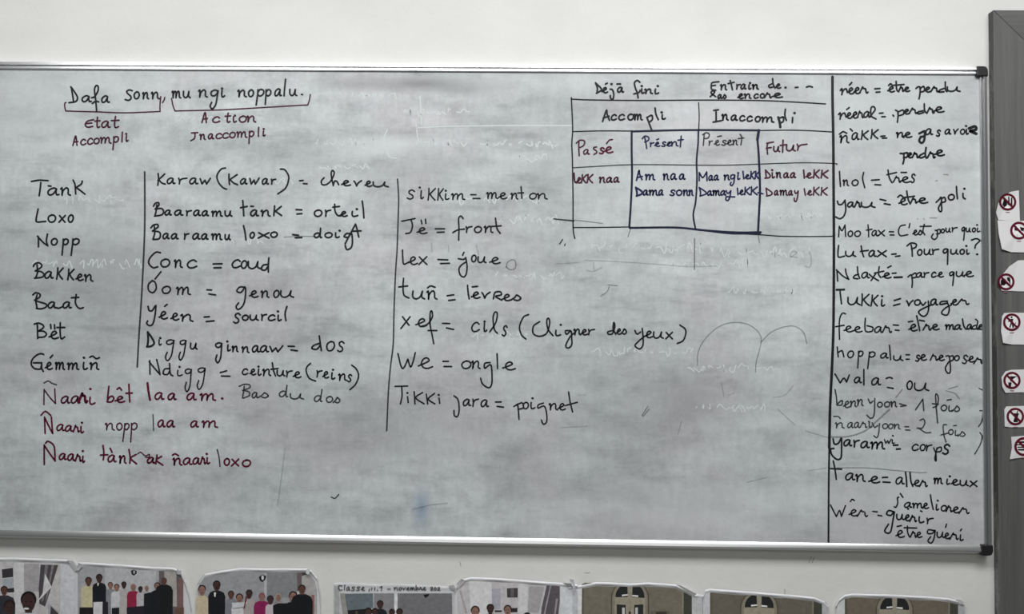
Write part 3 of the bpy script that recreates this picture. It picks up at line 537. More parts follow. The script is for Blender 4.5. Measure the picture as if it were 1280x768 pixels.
t = line('noppalu = se reposer', 'k', 1.88).s('Y', '72 275 80 352;80 318 110 304 124 352').w('Y', 'o', '150 198', 358, 55).w('Y', 'ppa', '230 274 310 368 408 470', (350, 362), 41, desc=1.7).s('Y', '480 260 489 374').w('Y', 'u', '510 584', 380, 40).s('Y', '610 335 635 335;610 370 635 370')
t.w('Y', 'se', '684 714 712 768', (384, 378), 46).w('Y', 'Re', '798 856 854 906', 380, 42).s('Y', '922 346 946 350 956 460 935 478 916 440 944 388;946 350 976 344 976 375 948 386').w('Y', 'o', '985 1024', 380, 36).w('Y', 's', '1048 1088', 402, 58).w('Y', 'eR', '1090 1140 1138 1212', (392, 406), 44).done()
t = line('wala = ou', 'k', 1.97).s('Y', '55 485 95 555 95 555 124 518 145 548 145 548 166 494').w('Y', 'a', '204 262', 555, 45).s('Y', '280 450 280 570').w('Y', 'a', '338 410', 572, 54).s('Y', '455 520 480 512 502 520;465 590 510 598').w('Y', 'ou', '614 658 670 786', (606, 616), 64).done()
t = line('benn yoon = 1 fois', 'g', 1.8).s('a', '55 45 65 100 70 160;68 162 108 130 108 164 74 168').w('a', 'enn', '120 168 170 222 224 274', (186, 170), 46).s('a', '315 120 330 150 352 134;366 115 360 240 335 270 303 245').w('a', 'oon', '384 426 438 482 488 538', (182, 180), 40).s('a', '560 156 610 170;568 177 610 170')
t.s('a', '684 202 740 120 740 120 748 210;820 185 850 170 862 120 855 88 840 85 845 180 855 305;815 155 862 160').w('a', 'oiz', '880 928 930 968 968 1026', (210, 218), 44).s('a', '930 128 962 122').done()
t = line('ñaari yoon = 2 fois', 'g', 1.6).w('a', 'naaRi', '55 126 150 198 204 248 250 304 308 342', (345, 342), 42).s('a', '45 255 80 255 96 272;318 295;345 305 365 340 388 325;402 310 395 390 380 420 358 405').w('a', 'oon', '424 466 470 508 510 562', (350, 352), 38).s('a', '600 335 630 335;605 360 640 362')
t.s('a', '718 285 745 275 756 305 735 345 695 346;708 345 760 380 802 380;926 320 900 325 905 400 922 455;880 400 938 385').w('a', 'oiz', '940 978 980 1014 1014 1070', (396, 412), 40).s('a', '980 328 1002 325').done()
t = Pen('bracket_mark', 'thin black bracket at the right edge of the board', 'g', 1.5).s('a', '1180 35 1210 65 1210 200 1200 290 1175 335;1185 210 1208 210;1185 380 1202 410 1190 470 1145 550'); t.done()
t = line('yaram wi = corps', 'k', 1.80).s('a', '40 430 50 470 80 465 102 425;106 425 106 520 100 580 70 590 30 555 22 510 46 505', wd=2.17).w('a', 'aram', '120 184 198 244 254 322 330 442', (486, 508), 50, wd=2.17).w('a', 'wi', '440 492 492 518', 466, 30, wd=1.6).s('a', '505 405', wd=1.6).s('a', '512 480 545 478;535 510 565 508', wd=2.26)
t.w('a', 'cor', '654 704 716 758 762 806', (520, 522), 44).s('a', '825 500 842 545 844 600 834 582 852 500;848 505 882 494 882 525 850 532').w('a', 's', '894 948', 546, 66, wd=2.26).done()
t = line('tane = aller mieux', 'k', 2.04).s('b', '42 40 55 110 65 185;20 100 106 105').w('b', 'ane', '134 208 214 290 318 402', (190, 212), 52).s('b', '425 170 465 168;430 205 485 208').w('b', 'a', '528 594', 222, 52, wd=1.91).s('b', '605 130 612 180 615 240;640 130 648 200 662 238', wd=2.1).w('b', 'eR', '664 720 714 774', (236, 242), 44, wd=1.91)
t.w('b', 'mieux', '825 894 916 946 960 1020 1028 1094 1108 1162', (218, 240), 42, wd=1.91).s('b', '950 160').done()
t = line("s'améliorer", 'k', 1.88).s('b', '552 325 542 328 544 370 530 402 518 398;565 295 585 325').w('b', 'ame', '594 654 658 742 738 784', (405, 412), 40).s('b', '800 305 808 360 822 420').w('b', 'ioReR', '834 862 880 924 922 966 966 1026 1022 1100', (424, 452), 42).s('b', '855 350;624 414').done()
t = line('wér = guérir', 'k', 1.80).s('b', '20 385 65 475 65 475 90 428 105 475 105 475 136 390').w('b', 'eR', '164 230 228 308', (470, 476), 48).s('b', '174 358 190 340 206 350;350 435 385 438;390 465 420 470').s('b', '520 440 475 428 458 455 490 466 516 440 506 510 490 590 465 605 443 585 472 535', wd=2.1)
t.w('b', 'ueRir', '534 592 594 640 638 690 690 748 768 820', (500, 530), 44, wd=2.0).s('b', '722 430 734 435').done()
t = line('être guéri', 'k', 1.88).w('b', 'e', '530 594', 638, 56).s('b', '540 552 572 546;620 550 622 600 637 634;595 562 692 565').w('b', 'Re', '642 690 684 732', 638, 42).s('b', '832 585 785 578 778 606 815 606 836 584 826 650 805 682 780 665 802 632').w('b', 'ueRi', '848 906 904 950 950 1016 1018 1054', (640, 662), 44).s('b', '925 535 918 560;1042 573 1034 585').done()
# ---- half wiped marks
t = Pen('wiped_marks', 'half wiped grey marks of older drawings', 'f', 1.3)
t.s('g', '8 50 60 56 100 60;35 165 48 145;60 165 58 172', 'g', 1.6).s('g', '665 720 668 660 700 600 760 545 830 524 900 535 948 575 955 620 935 700 930 750;955 615 1000 570 1060 545 1110 542 1150 570 1165 620', 'f', 1.2)
t.s('g', '20 256 120 250;150 240 300 246 480 258 620 268 750 266;650 140 650 280;158 285 190 290 228 272;190 250 192 285', 'v', 1.4).s('g', '222 404 250 385 262 360;255 352 300 356', 'f', 1.3).s('g', '1155 266 1180 270 1185 230 1175 200;1020 200 1018 225;1090 225 1120 205 1100 200 1090 220 1120 226', 'v', 1.5)
t.s('h', '358 208 384 168;362 212 390 180', 'f', 1.5).s('h', '705 68 715 125;735 120 760 110;930 130 980 120 1020 75;950 180 1025 250;1070 275 1170 305;1085 450 1160 438;515 290 530 235', 'v', 1.4).s('h', '815 500 905 478;80 120 108 118', 'v', 1.2).s('h', '0 262 120 255', 'v', 1.2)
t.s('N', '870 150 880 110 920 90 942 110 938 155 900 166 872 146', 'f', 1.4).s('a', '20 415 150 412 280 372 370 300 480 200', 'f', 2.0).s('a', '530 108 580 45', 'f', 1.5).s('b', '60 95 300 95 500 112 640 125 640 125 640 150;640 125 700 132 770 130', 'f', 1.3).s('a', '920 55 990 75 1025 115;940 40 1010 20', 'f', 1.4)
t.s('l', '365 325 380 330 395 315', 'g', 1.5).s('l', '180 130 165 250 150 360', 'v', 1.3).s('l', '690 375 760 358 830 350', 'v', 1.6).s('M', '1235 333 1290 333;300 510 305 580;430 530 435 580;640 520 660 600', 'v', 1.4).s('V', '925 116 962 118;862 168 875 166;715 470 720 472;765 470 770 475;815 464 870 464', 'f', 1.4).s('X', '60 460 60 461', 'v').done()
t = Pen('wiped_marks', 'pale ghost marks left by wiped writing', 'w', 1.5, YF-0.00012)
rg = random.Random(4)
def ghost(x, y, n, h):
    for i in range(n):
        pts = [(x, y)]
        for j in range(rg.randint(2, 4)): pts.append((pts[-1][0]+rg.uniform(-1, 5), y+rg.uniform(-h, h)))
        t.ribbon(pts, 'w', rg.uniform(1.0, 1.6)); x += rg.uniform(7, 12)
for gx, gy, n, h in ((395, 178, 8, 5), (440, 120, 6, 4), (505, 140, 9, 6), (520, 178, 7, 5), (600, 180, 10, 6), (640, 198, 6, 5), (400, 208, 7, 4), (560, 250, 12, 6), (620, 275, 9, 7), (740, 310, 16, 7), (830, 330, 12, 7), (900, 315, 12, 7),
                     (910, 365, 10, 7), (620, 345, 10, 5), (740, 440, 14, 6), (860, 460, 12, 6), (870, 510, 10, 6), (250, 300, 8, 5), (80, 250, 8, 6), (100, 330, 9, 7), (300, 225, 6, 5), (220, 150, 8, 5), (40, 330, 5, 6), (590, 420, 8, 5), (960, 270, 8, 6)):
    ghost(gx, gy, n, h)
t.s('p', '520 160 560 158 640 157 715 157;525 120 527 155;520 155 522 172;484 162 480 175 486 195 495 198').done()
Pen('scuff_mark', 'small grey scuffs on the wall under the board', 'f', 0.9, -0.0004, bpy.data.objects['wall_front']).s('p', '1011 704 1014 697;1015 704 1018 697;981 737 981 743;731 716 734 717 737 716;575 703 576 708').done()

# ---------------------------------------------------------------- printed photographs under the board
Z.update(q=(0,680,5.333), r3=(220,680,5.818), r4=(400,680,5.818), r5=(560,680,5.818), r6=(710,700,6.737), r7=(870,700,6.737), r8=(1030,660,5.12))
class Print:
    """flat printed picture: shapes laid over one another on the sheet"""
    def __init__(s, zone, y): s.z, s.y, s.mb, s.n = Z[zone], y, MB(), 0
    def px(s, x, y): return (s.z[0]+x/s.z[2], s.z[1]+y/s.z[2])
    def poly(s, col, text):
        v = [float(k) for k in text.split()]; s.pts(col, [(v[i], v[i+1]) for i in range(0, len(v), 2)])
    def pts(s, col, pts):
        s.n += 1; y = s.y-0.00003*s.n
        P = [at(*s.px(*p), y) for p in pts]
        n = len(P); A = sum(P[i].x*P[(i+1) % n].z-P[(i+1) % n].x*P[i].z for i in range(n))
        if A < 0: P.reverse()
        s.mb.add(P, [tuple(range(n))], tint(*col))
    def ell(s, col, x, y, rx, ry, a0=0, a1=360):
        n = 18; s.pts(col, [(x+rx*math.cos(math.radians(a0+(a1-a0)*i/n)), y+ry*math.sin(math.radians(a0+(a1-a0)*i/n))) for i in range(n if a1-a0 == 360 else n+1)])
    def person(s, x, top, hw, skin, hair, shirt, sw, bottom=720, face=True):
        """one printed figure: body with rounded shoulders, neck, face, hair"""
        fh = hw*1.3; sy = top+fh*2.1
        s.pts(shirt, [(x-sw*0.92, bottom), (x-sw, sy+sw*0.65), (x-sw*0.82, sy+sw*0.2), (x-sw*0.35, sy-2), (x+sw*0.35, sy-2), (x+sw*0.82, sy+sw*0.2), (x+sw, sy+sw*0.65), (x+sw*0.92, bottom)])
        s.poly(skin, '%f %f %f %f %f %f %f %f' % (x-hw*.4, top+fh*1.5, x+hw*.4, top+fh*1.5, x+hw*.45, sy+2, x-hw*.45, sy+2))
        s.ell(hair, x, top+fh*0.8, hw*1.02, fh*0.82); s.ell(skin, x, top+fh*1.12, hw*0.84, fh*0.9)
        d = tuple(int(v*0.55) for v in skin)
        if face:
            s.ell(d, x-hw*.33, top+fh*1.02, hw*.16, fh*.07); s.ell(d, x+hw*.33, top+fh*1.02, hw*.16, fh*.07); s.ell(d, x, top+fh*1.55, hw*.3, fh*.08)
    def build(s, root): return s.mb.build('picture', root)
def sheet(label, top, bottom, y, curls=(), rim=1.0):
    """paper sheet: top edge as traced, rolled slightly forward along the rim; straight bottom edge"""
    x0, x1 = top[0][0], top[-1][0]
    T = []
    for a, b in zip(top, top[1:]):
        n = max(1, int(abs(b[0]-a[0])/6))
        T += [(a[0]+(b[0]-a[0])*k/n, a[1]+(b[1]-a[1])*k/n) for k in range(n)]
    T.append(top[-1]); n = len(T)
    rows = [(0, 0.0), (0.7, 0.0022), (1.5, 0.0036), (2.3, 0.0040), (3.4, 0.0030), (4.6, 0.0012), (6, 0.0001), (9, 0.0), (None, 0.0)]
    V = []
    for off, dy in rows:
        for x, yy in T:
            py = bottom if off is None else yy+off
            wav = 0.5+0.5*math.sin(x*0.13+y*900)
            V.append(at(x, py, y-rim*dy*(0.45+0.55*wav)))
    m = len(rows); k = n*m
    V += [(p[0], p[1]+0.0005, p[2]) for p in V]
    Fc = []
    for r in range(m-1):
        for i in range(n-1):
            a = r*n+i; Fc.append((a, a+n, a+n+1, a+1)); Fc.append((k+a, k+a+1, k+a+n+1, k+a+n))
    ring = list(range(n))+[r*n+n-1 for r in range(1, m)]+[(m-1)*n+i for i in range(n-2, -1, -1)]+[r*n for r in range(m-2, 0, -1)]
    Fc += [(ring[i], ring[(i+1) % len(ring)], ring[(i+1) % len(ring)]+k, ring[i]+k) for i in range(len(ring))]
    mid = at((x0+x1)/2, bottom, 0); root = thing('printed_photo', label, 'photo', (mid.x, 0, mid.z), 'class photos under the board')
    o = hang(mesh_obj('paper_sheet', V, Fc, M_paper, smooth=False), root)
    for pts in curls:
        q = MB(); v = [float(t) for t in pts.split()]
        P = [at(v[i], v[i+1], y-v[i+2]) for i in range(0, len(v), 3)]
        q.add(P+[p+Vector((0, 0.0006, 0)) for p in P], [tuple(range(len(P))), tuple(range(2*len(P)-1, len(P)-1, -1))]+[(i, (i+1) % len(P), (i+1) % len(P)+len(P), i+len(P)) for i in range(len(P))], M_paper)
        q.build('curled_corner', root)
    return root
SK1, SK2, SK3, HR = (82, 56, 48), (58, 42, 40), (124, 94, 84), (26, 23, 25)
BOT = 806
# 1 close portrait, cut by the left edge of the frame
y = -0.0035
ro = sheet('photo print at the far left showing smiling people in front of a striped curtain', [(-52, 698), (16, 697.5), (60, 699), (88, 700), (92, 704), (97, 712)], BOT, y, ('84 700 .006 92 702 .007 97 713 .004 93 716 .001',))
p = Print('q', y-0.0006)
p.poly((172, 170, 172), '-270 122 80 122 380 132 402 140 392 690 -270 690'); p.poly((150, 148, 150), '160 135 262 135 262 320 160 320'); p.poly((186, 185, 186), '92 128 160 130 160 470 92 470')
p.poly((52, 50, 54), '12 172 86 162 88 222 16 230'); p.poly((150, 156, 162), '14 235 90 228 90 290 20 300'); p.poly((45, 42, 46), '50 300 94 294 94 324 50 326')
p.poly((70, 66, 70), '270 140 388 142 330 330 300 420 262 400 258 300'); p.poly((112, 106, 110), '300 142 320 142 290 380 276 390'); p.poly((118, 112, 115), '345 142 360 142 318 350 300 400'); p.poly((190, 190, 190), '300 200 345 290 240 400 285 330')
p.poly((182, 184, 188), '402 135 470 140 500 170 502 690 400 690'); p.poly((150, 150, 155), '322 395 388 450 388 690 318 690'); p.poly((60, 60, 64), '338 415 388 465 388 600 330 600')
p.person(28, 282, 24, SK1, HR, (44, 46, 52), 74); p.person(62, 375, 36, SK2, (34, 22, 24), (70, 30, 34), 62); p.person(190, 318, 52, SK2, HR, (176, 178, 180), 106)
p.ell((210, 200, 196), 176, 433, 18, 7); p.build(ro)
# 2 class group in front of a whiteboard
y = -0.0022
ro = sheet('photo print second from left, class group with one pink jacket, left one', [(96, 706), (99, 703.5), (110, 703.5), (150, 706), (190, 709), (216, 710), (225, 713), (231, 726), (236, 742), (239, 760)], BOT, y,
           ('96 712 .002 98 704 .008 104 706 .007 98 714 .003', '221 712 .004 227 714 .009 225 719 .006 221 718 .002'))
p = Print('q', y-0.0006)
p.poly((146, 147, 150), '512 190 545 152 1060 165 1060 690 512 690'); p.poly((164, 165, 168), '700 160 1040 168 1040 330 700 300'); p.poly((92, 84, 86), '1060 165 1185 170 1215 225 1225 690 1060 690'); p.poly((150, 146, 142), '1095 185 1175 190 1180 420 1095 420')
p.poly((112, 84, 84), '1190 230 1222 240 1222 690 1185 690')
p.poly((30, 29, 31), '872 180 892 173 912 182 910 200 892 214 878 205'); p.ell((150, 150, 154), 894, 190, 7, 12)
P2 = [(590, 222, 22, SK1, HR, (176, 170, 138), 50), (662, 202, 22, SK2, HR, (26, 28, 34), 46), (736, 256, 17, SK3, HR, (120, 122, 128), 30), (778, 268, 18, SK3, HR, (178, 180, 182), 38), (826, 252, 17, SK2, HR, (160, 155, 155), 28),
      (888, 268, 18, SK3, (150, 110, 115), (128, 36, 62), 42), (936, 284, 15, SK2, HR, (166, 160, 166), 26), (978, 278, 14, SK3, (150, 140, 134), (150, 150, 150), 24), (1048, 258, 20, SK3, HR, (24, 25, 30), 48), (1094, 226, 18, SK1, (70, 55, 50), (25, 26, 30), 58)]
for a in P2: p.person(*a, face=a[2] > 30)
p.poly((27, 28, 33), '960 335 1000 325 1060 330 1075 690 955 690'); p.poly((30, 28, 30), '530 425 618 425 618 690 530 690'); p.poly((186, 186, 190), '622 390 684 388 680 690 622 690'); p.poly((36, 34, 40), '684 380 720 390 720 690 684 690'); p.poly((30, 30, 34), '745 430 795 425 795 690 745 690')
p.poly((34, 32, 40), '845 425 960 415 960 690 845 690'); p.poly((196, 192, 176), '648 262 660 262 656 282 650 282'); p.poly((90, 70, 60), '1170 430 1225 425 1225 690 1170 690'); p.build(ro)
# 3 the same group, second print
y = -0.0036
ro = sheet('photo print third from left, class group with a magenta top near the middle', [(246.5, 735), (250, 726), (256, 718), (275, 714), (300, 710.5), (330, 711), (385, 711), (389, 713), (396, 722), (399, 738), (400, 752)], BOT, y,
           ('384 711 .004 388 712 .009 386 719 .009 382 717 .004',))
p = Print('r3', y-0.0006)
p.poly((136, 137, 140), '160 290 175 262 205 225 300 205 460 185 880 203 880 730 160 730'); p.poly((118, 119, 122), '650 205 880 210 880 400 650 380'); p.poly((160, 161, 163), '640 215 660 215 660 380 640 380'); p.poly((96, 84, 86), '880 205 915 205 912 340 880 345')
p.poly((150, 149, 148), '915 210 965 215 1010 270 1025 340 1025 730 915 730'); p.poly((124, 90, 88), '985 370 1008 375 1000 730 985 730'); p.poly((60, 55, 56), '915 205 945 210 950 225 915 235')
p.poly((26, 25, 28), '602 242 630 226 656 236 650 262 628 280 610 268'); p.ell((190, 190, 194), 630, 248, 9, 17)
P3 = [(190, 300, 28, SK3, HR, (176, 164, 140), 44), (296, 268, 28, SK2, HR, (24, 25, 30), 62), (400, 342, 22, SK1, HR, (110, 112, 118), 42), (462, 362, 26, SK3, HR, (186, 186, 188), 58), (532, 334, 24, SK2, HR, (150, 142, 142), 42), (625, 358, 22, SK3, (120, 40, 74), (118, 30, 74), 60),
      (686, 376, 24, SK2, HR, (170, 160, 166), 36), (744, 362, 20, SK3, (150, 142, 138), (126, 118, 118), 30), (852, 346, 30, SK3, HR, (20, 21, 25), 82), (916, 298, 26, SK1, HR, (22, 23, 27), 78)]
for a in P3: p.person(*a, face=a[2] > 23)
p.poly((22, 23, 27), '705 450 740 435 880 432 890 730 715 730'); p.poly((196, 194, 184), '275 355 292 355 286 390 278 385'); p.poly((178, 180, 182), '405 430 520 425 500 460 410 470'); p.poly((92, 50, 50), '508 380 520 380 500 470 490 470'); p.build(ro)
# 4 labelled print
y = -0.0024
ro = sheet('photo print with a handwritten class and month heading along its top', [(418, 729.5), (426, 729), (440, 729.5), (470, 731), (500, 730.5), (540, 732.5), (560, 734), (571, 734)], BOT, y, ('560 733 .004 567 731 .008 570 737 .006 564 738 .002',), rim=0.25)
p = Print('r4', y-0.0006)
p.poly((150, 151, 152), '105 300 140 290 140 700 105 700'); p.poly((168, 168, 170), '140 358 970 358 970 700 140 700'); p.poly((132, 131, 128), '145 362 180 362 240 700 190 700'); p.poly((92, 102, 106), '180 365 385 362 388 470 198 488')
p.poly((120, 120, 124), '392 362 540 362 540 700 392 700'); p.poly((196, 197, 198), '540 360 562 360 562 700 540 700'); p.poly((104, 104, 108), '565 362 960 362 962 700 565 700'); p.poly((24, 24, 26), '752 372 795 366 790 380 765 396')
p.poly((34, 30, 32), '200 485 330 475 330 700 230 700'); p.poly((70, 62, 50), '258 490 275 488 275 520 258 520')
for a in [(438, 412, 24, SK2, HR, (30, 30, 36), 50), (352, 465, 28, SK2, HR, (60, 55, 60), 40), (400, 468, 24, SK2, HR, (40, 40, 46), 36), (524, 474, 22, SK2, HR, (60, 60, 66), 34), (578, 470, 24, SK2, HR, (44, 44, 50), 36)]: p.person(*a, face=False)
p.build(ro)
t = Pen('handwritten_heading', 'thin black handwriting along the top of the print', 'g', 1.15, y-0.0016, ro)
t.s('c4', '160 308 140 305 134 322 146 338 162 336;180 300 178 338').w('c4', 'asse', '192 218 226 256 262 292 298 326', 340, 24).s('c4', '362 330 355 345;378 322 376 340;398 320 398 340;416 338;436 318 450 312 446 342;490 330 512 330')
t.w('c4', 'novembRe', '536 566 572 594 600 622 628 650 656 690 696 716 722 742 746 770', (338, 338), 19).s('c4', '802 322 815 316 818 326 804 338 822 338;838 318 828 330 838 340 846 328 838 318;856 322 868 318 868 328 854 338 874 338').done()
# 5 three students in front of a whiteboard
y = -0.0042
ro = sheet('photo print of three standing people beside a grey curtain, in a clear sleeve', [(568.5, 738), (571, 732), (576, 725), (588, 722), (620, 723), (660, 726), (700, 729), (712, 730), (722, 731)], BOT, y, ('570 731 .004 577 724 .009 582 726 .006 572 737 .002', '703 729 .003 714 730 .012 720 742 .005 716 736 .004'))
p = Print('r5', y-0.0006)
p.poly((172, 170, 172), '70 330 100 275 160 262 500 275 745 292 740 330 690 480 690 730 70 730'); p.poly((150, 146, 150), '80 340 95 340 140 500 130 520'); p.poly((190, 190, 192), '150 270 320 285 320 730 180 730'); p.poly((152, 150, 160), '318 330 382 325 382 480 322 480')
p.poly((62, 58, 60), '428 325 508 322 506 392 430 392'); p.poly((90, 86, 88), '455 328 480 328 480 388 455 388'); p.poly((186, 185, 186), '510 290 580 295 575 730 510 730'); p.poly((148, 146, 148), '590 310 700 312 660 500 580 500'); p.poly((44, 40, 44), '340 485 392 485 392 498 340 498'); p.poly((44, 40, 44), '455 470 505 468 505 498 455 500')
p.poly((82, 77, 82), '718 302 812 305 812 420 800 540 780 730 660 730 680 470'); p.poly((140, 136, 140), '742 303 750 305 715 470 700 560 690 540'); p.poly((134, 130, 134), '786 400 800 402 775 560 765 560')
p.poly((186, 189, 192), '816 300 850 300 915 340 920 730 816 730'); p.poly((168, 170, 174), '905 330 940 330 945 730 905 730')
for a in [(198, 452, 32, SK3, HR, (60, 60, 66), 70), (308, 438, 27, SK2, HR, (50, 50, 56), 60), (434, 446, 28, SK3, HR, (90, 60, 60), 56), (576, 500, 28, SK2, HR, (70, 70, 76), 50)]: p.person(*a)
p.build(ro)
# 6, 7, 8 arched door prints
def door_print(zone, y, x, top, bot, g=1.0, wall=(104, 100, 88)):
    """arched double door seen straight on; x = left edge, centre, right edge of the picture; sides are darker reveals"""
    p = Print(zone, y); k = g
    L, Cx, Rr = x
    p.pts(wall, [(L, top[0]+26*k), (L+30*k, top[0]+4), (Cx, top[1]), (Rr-110*k, top[2]), (Rr, top[3]), (Rr, bot), (L, bot)])
    p.pts((84, 80, 70), [(L, top[0]+26*k), (L+20*k, top[0]+10), (L+20*k, bot), (L, bot)])
    p.poly((122, 118, 104), '%f %f %f %f %f %f %f %f' % (Rr-80*k, top[3]-30*k, Rr-70*k, top[3]-28*k, Rr-70*k, bot, Rr-80*k, bot))
    p.poly((62, 62, 56), '%f %f %f %f %f %f %f %f' % (Rr-68*k, top[3]-26*k, Rr, top[3]+4, Rr, bot, Rr-68*k, bot))
    cy = top[1]+115*k; hi = top[1]+3
    def arch(col, r, ry=None):
        ry = ry or r; pts = [(Cx-r, bot)]
        for i in range(19):
            a = math.pi*i/18; yy = cy-ry*math.sin(a); pts.append((Cx-r*math.cos(a), max(hi, yy)))
        p.pts(col, pts+[(Cx+r, bot)])
    arch((78, 72, 62), 160*k, 160*k); arch((118, 113, 100), 150*k, 150*k); arch((136, 131, 116), 128*k, 136*k)
    for s in (-1, 1):
        pts = [(Cx+s*18*k, cy-10*k)]
        for i in range(10):
            a = math.radians(8+80*i/9); pts.append((Cx+s*(18*k+105*k*math.cos(a)), max(hi, cy-10*k-112*k*math.sin(a))))
        pts = [(Cx+s*18*k, cy-10*k), (Cx+s*122*k, cy-8*k+(6*k if s > 0 else 0))]+pts[1:]
        p.pts((34, 35, 36), pts)
        p.poly((226, 228, 226), ' '.join('%f %f' % (Cx+s*q*k, cy+v*k) for q, v in ((18, -34+6*(s > 0)), (68, -30+6*(s > 0)), (68, -16+6*(s > 0)), (18, -22+6*(s > 0)))))
        if bot > cy+70*k:
            p.poly((40, 40, 40), ' '.join('%f %f' % (Cx+s*q*k, v) for q, v in ((36, cy+56*k), (112, cy+52*k), (112, bot), (36, bot)))); p.poly((176, 178, 176), ' '.join('%f %f' % (Cx+s*q*k, v) for q, v in ((44, cy+80*k), (66, cy+78*k), (66, bot), (44, bot))))
    p.poly((126, 121, 106), ' '.join('%f %f' % (Cx+q*k, v) for q, v in ((-4, cy+26*k), (4, cy+26*k), (4, bot), (-4, bot))))
    return p
y = -0.0028
ro = sheet('photo print of an arched double door, the leftmost of three, curled beside a clear sleeve', [(711, 734), (722, 732.5), (733, 730.5), (745, 728), (765, 728.5), (788, 730), (810, 728.5), (845, 731), (858, 737), (868, 743), (886, 745)], BOT, y,
           ('711 724 .004 717 725 .009 720 742 .002 716 738 .003', '845 731 .003 852 733 .006 871 743 .010 868 745 .006'))
p = door_print('r6', y-0.0006, (112, 522, 1042), (190, 210, 215, 295), 720, 1.0); p.poly((178, 180, 182), '-5 250 60 290 108 225 112 720 -5 720'); p.poly((196, 198, 199), '75 235 118 222 112 720 70 720'); p.poly((170, 172, 173), '1045 300 1075 296 1130 300 1130 720 1045 720')
p.poly((92, 88, 76), '700 430 850 430 850 720 700 720'); p.poly((60, 56, 48), '740 440 830 440 830 720 740 720'); p.ell((50, 46, 40), 520, 448, 10, 14); p.build(ro)
y = -0.0046
ro = sheet('photo print of an arched double door, middle one of three, lightly tilted', [(879, 745), (882, 738), (887, 736.5), (910, 738), (950, 741), (1000, 745), (1018, 747), (1030, 752), (1035, 757)], BOT, y, ())
p = door_print('r7', y-0.0006, (118, 532, 1060), (258, 296, 322, 355), 720, 1.0, (94, 89, 79)); p.poly((178, 180, 182), '62 290 80 262 118 262 118 720 62 720'); p.poly((160, 162, 163), '1062 352 1095 360 1108 380 1108 720 1062 720'); p.build(ro)
y = -0.003
ro = sheet('photo print of an arched double door, the last one toward the door casing', [(1045, 756), (1049, 749), (1056, 744), (1065, 742.5), (1110, 743.5), (1160, 746), (1185, 748), (1198, 751), (1205, 754)], BOT, y, ('1194 750 .003 1200 750 .007 1206 754 .009 1200 756 .004',))
p = door_print('r8', y-0.0006, (134, 452, 858), (438, 442, 450, 478), 740, 0.76, (98, 91, 80)); p.poly((182, 184, 185), '84 470 100 445 132 438 134 740 84 740'); p.poly((158, 160, 161), '862 480 890 482 900 500 900 740 862 740'); p.build(ro)

# ---------------------------------------------------------------- prohibition signs on the door casing
RED, BLK, WHT = tint(78, 10, 30, 0.62), tint(22, 18, 22, 0.62), tint(226, 222, 222, 0.62)
M_sign = mat('sign_paper', (0.8, 0.795, 0.8, 1), 0.45)
def sign(label, outline, yc, lift, c, rad, icon, tilt=0.0, fold=None):
    """outline: corner pixel + lift off the casing in metres"""
    y0 = YC-0.0012
    pts = [(x, yy, l) for x, yy, l in outline]
    m = at(c[0], c[1], YC); root = thing('prohibition_sign', label, 'sign', (m.x, YC, m.z), 'prohibition signs on the door casing')
    pts = [(x, yy, l*0.4) for x, yy, l in pts]
    n = len(pts); cx, cy = sum(t[0] for t in pts)/n, sum(t[1] for t in pts)/n; c0 = 0.0003
    P = [at(x, yy, y0-l) for x, yy, l in pts]; q = MB(); ctr = at(cx, cy, y0-c0)
    def height(x, yy):
        for i in range(n):
            (ax, ay, al), (bx, by, bl) = pts[i], pts[(i+1) % n]
            d = (ax-cx)*(by-cy)-(bx-cx)*(ay-cy)
            if abs(d) < 1e-9: continue
            u = ((x-cx)*(by-cy)-(bx-cx)*(yy-cy))/d; v = ((ax-cx)*(yy-cy)-(x-cx)*(ay-cy))/d
            if u >= -1e-6 and v >= -1e-6: return c0+u*(al-c0)+v*(bl-c0)
        return c0
    q.add([ctr]+P+[p+Vector((0, 0.0006, 0)) for p in P], [(0, 1+i, 1+(i+1) % n) for i in range(n)]+[(1+i, 1+(i+1) % n, 1+n+(i+1) % n, 1+n+i) for i in range(n)], M_sign)
    o = q.build('paper', root)
    import bmesh
    bm = bmesh.new(); bm.from_mesh(o.data); bmesh.ops.recalc_face_normals(bm, faces=bm.faces); bm.to_mesh(o.data); bm.free()
    S = 1/0.00199
    yy = y0-lift
    def pt(u, v, k=0): return at(c[0]+u, c[1]+v, y0-height(c[0]+u, c[1]+v)-0.00035-k*0.00008)
    # disc, ring, bar
    q = MB(); q.add([pt(0, 0)]+[pt(rad*math.cos(i*math.pi/18), rad*math.sin(i*math.pi/18)) for i in range(36)], [(0, 1+(i+1) % 36, 1+i) for i in range(36)], WHT); q.build('white_disc', root)
    q = MB()
    for k, (mm, col) in enumerate(icon):
        v = [1.12*float(t) for t in mm.split()]; Q = [pt(v[i], v[i+1], 1+k*0.3) for i in range(0, len(v), 2)]
        q.add(Q, [tuple(range(len(Q)))], col)
    q.build('pictogram', root)
    q = MB(); V = []
    for i in range(36):
        a = i*math.pi/18
        V += [pt(rad*math.cos(a), rad*math.sin(a), 4), pt(rad*0.74*math.cos(a), rad*0.74*math.sin(a), 4)]
    q.add(V, [(2*i, 2*i+1, (2*i+3) % 72, (2*i+2) % 72) for i in range(36)], RED); d, e = rad*0.58, rad*0.085
    q.add([pt(-d-e, -d+e, 5), pt(-d+e, -d-e, 5), pt(d+e, d-e, 5), pt(d-e, d+e, 5)], [(0, 1, 2, 3)], RED); q.build('red_ring', root)
    q = MB(); q.add([pt(-2.6, rad+1.6, 1), pt(2.6, rad+1.6, 1), pt(2.6, rad+2.7, 1), pt(-2.6, rad+2.7, 1)], [(0, 1, 2, 3)], tint(120, 90, 100, 0.6)); q.build('caption_strip', root)
    return root
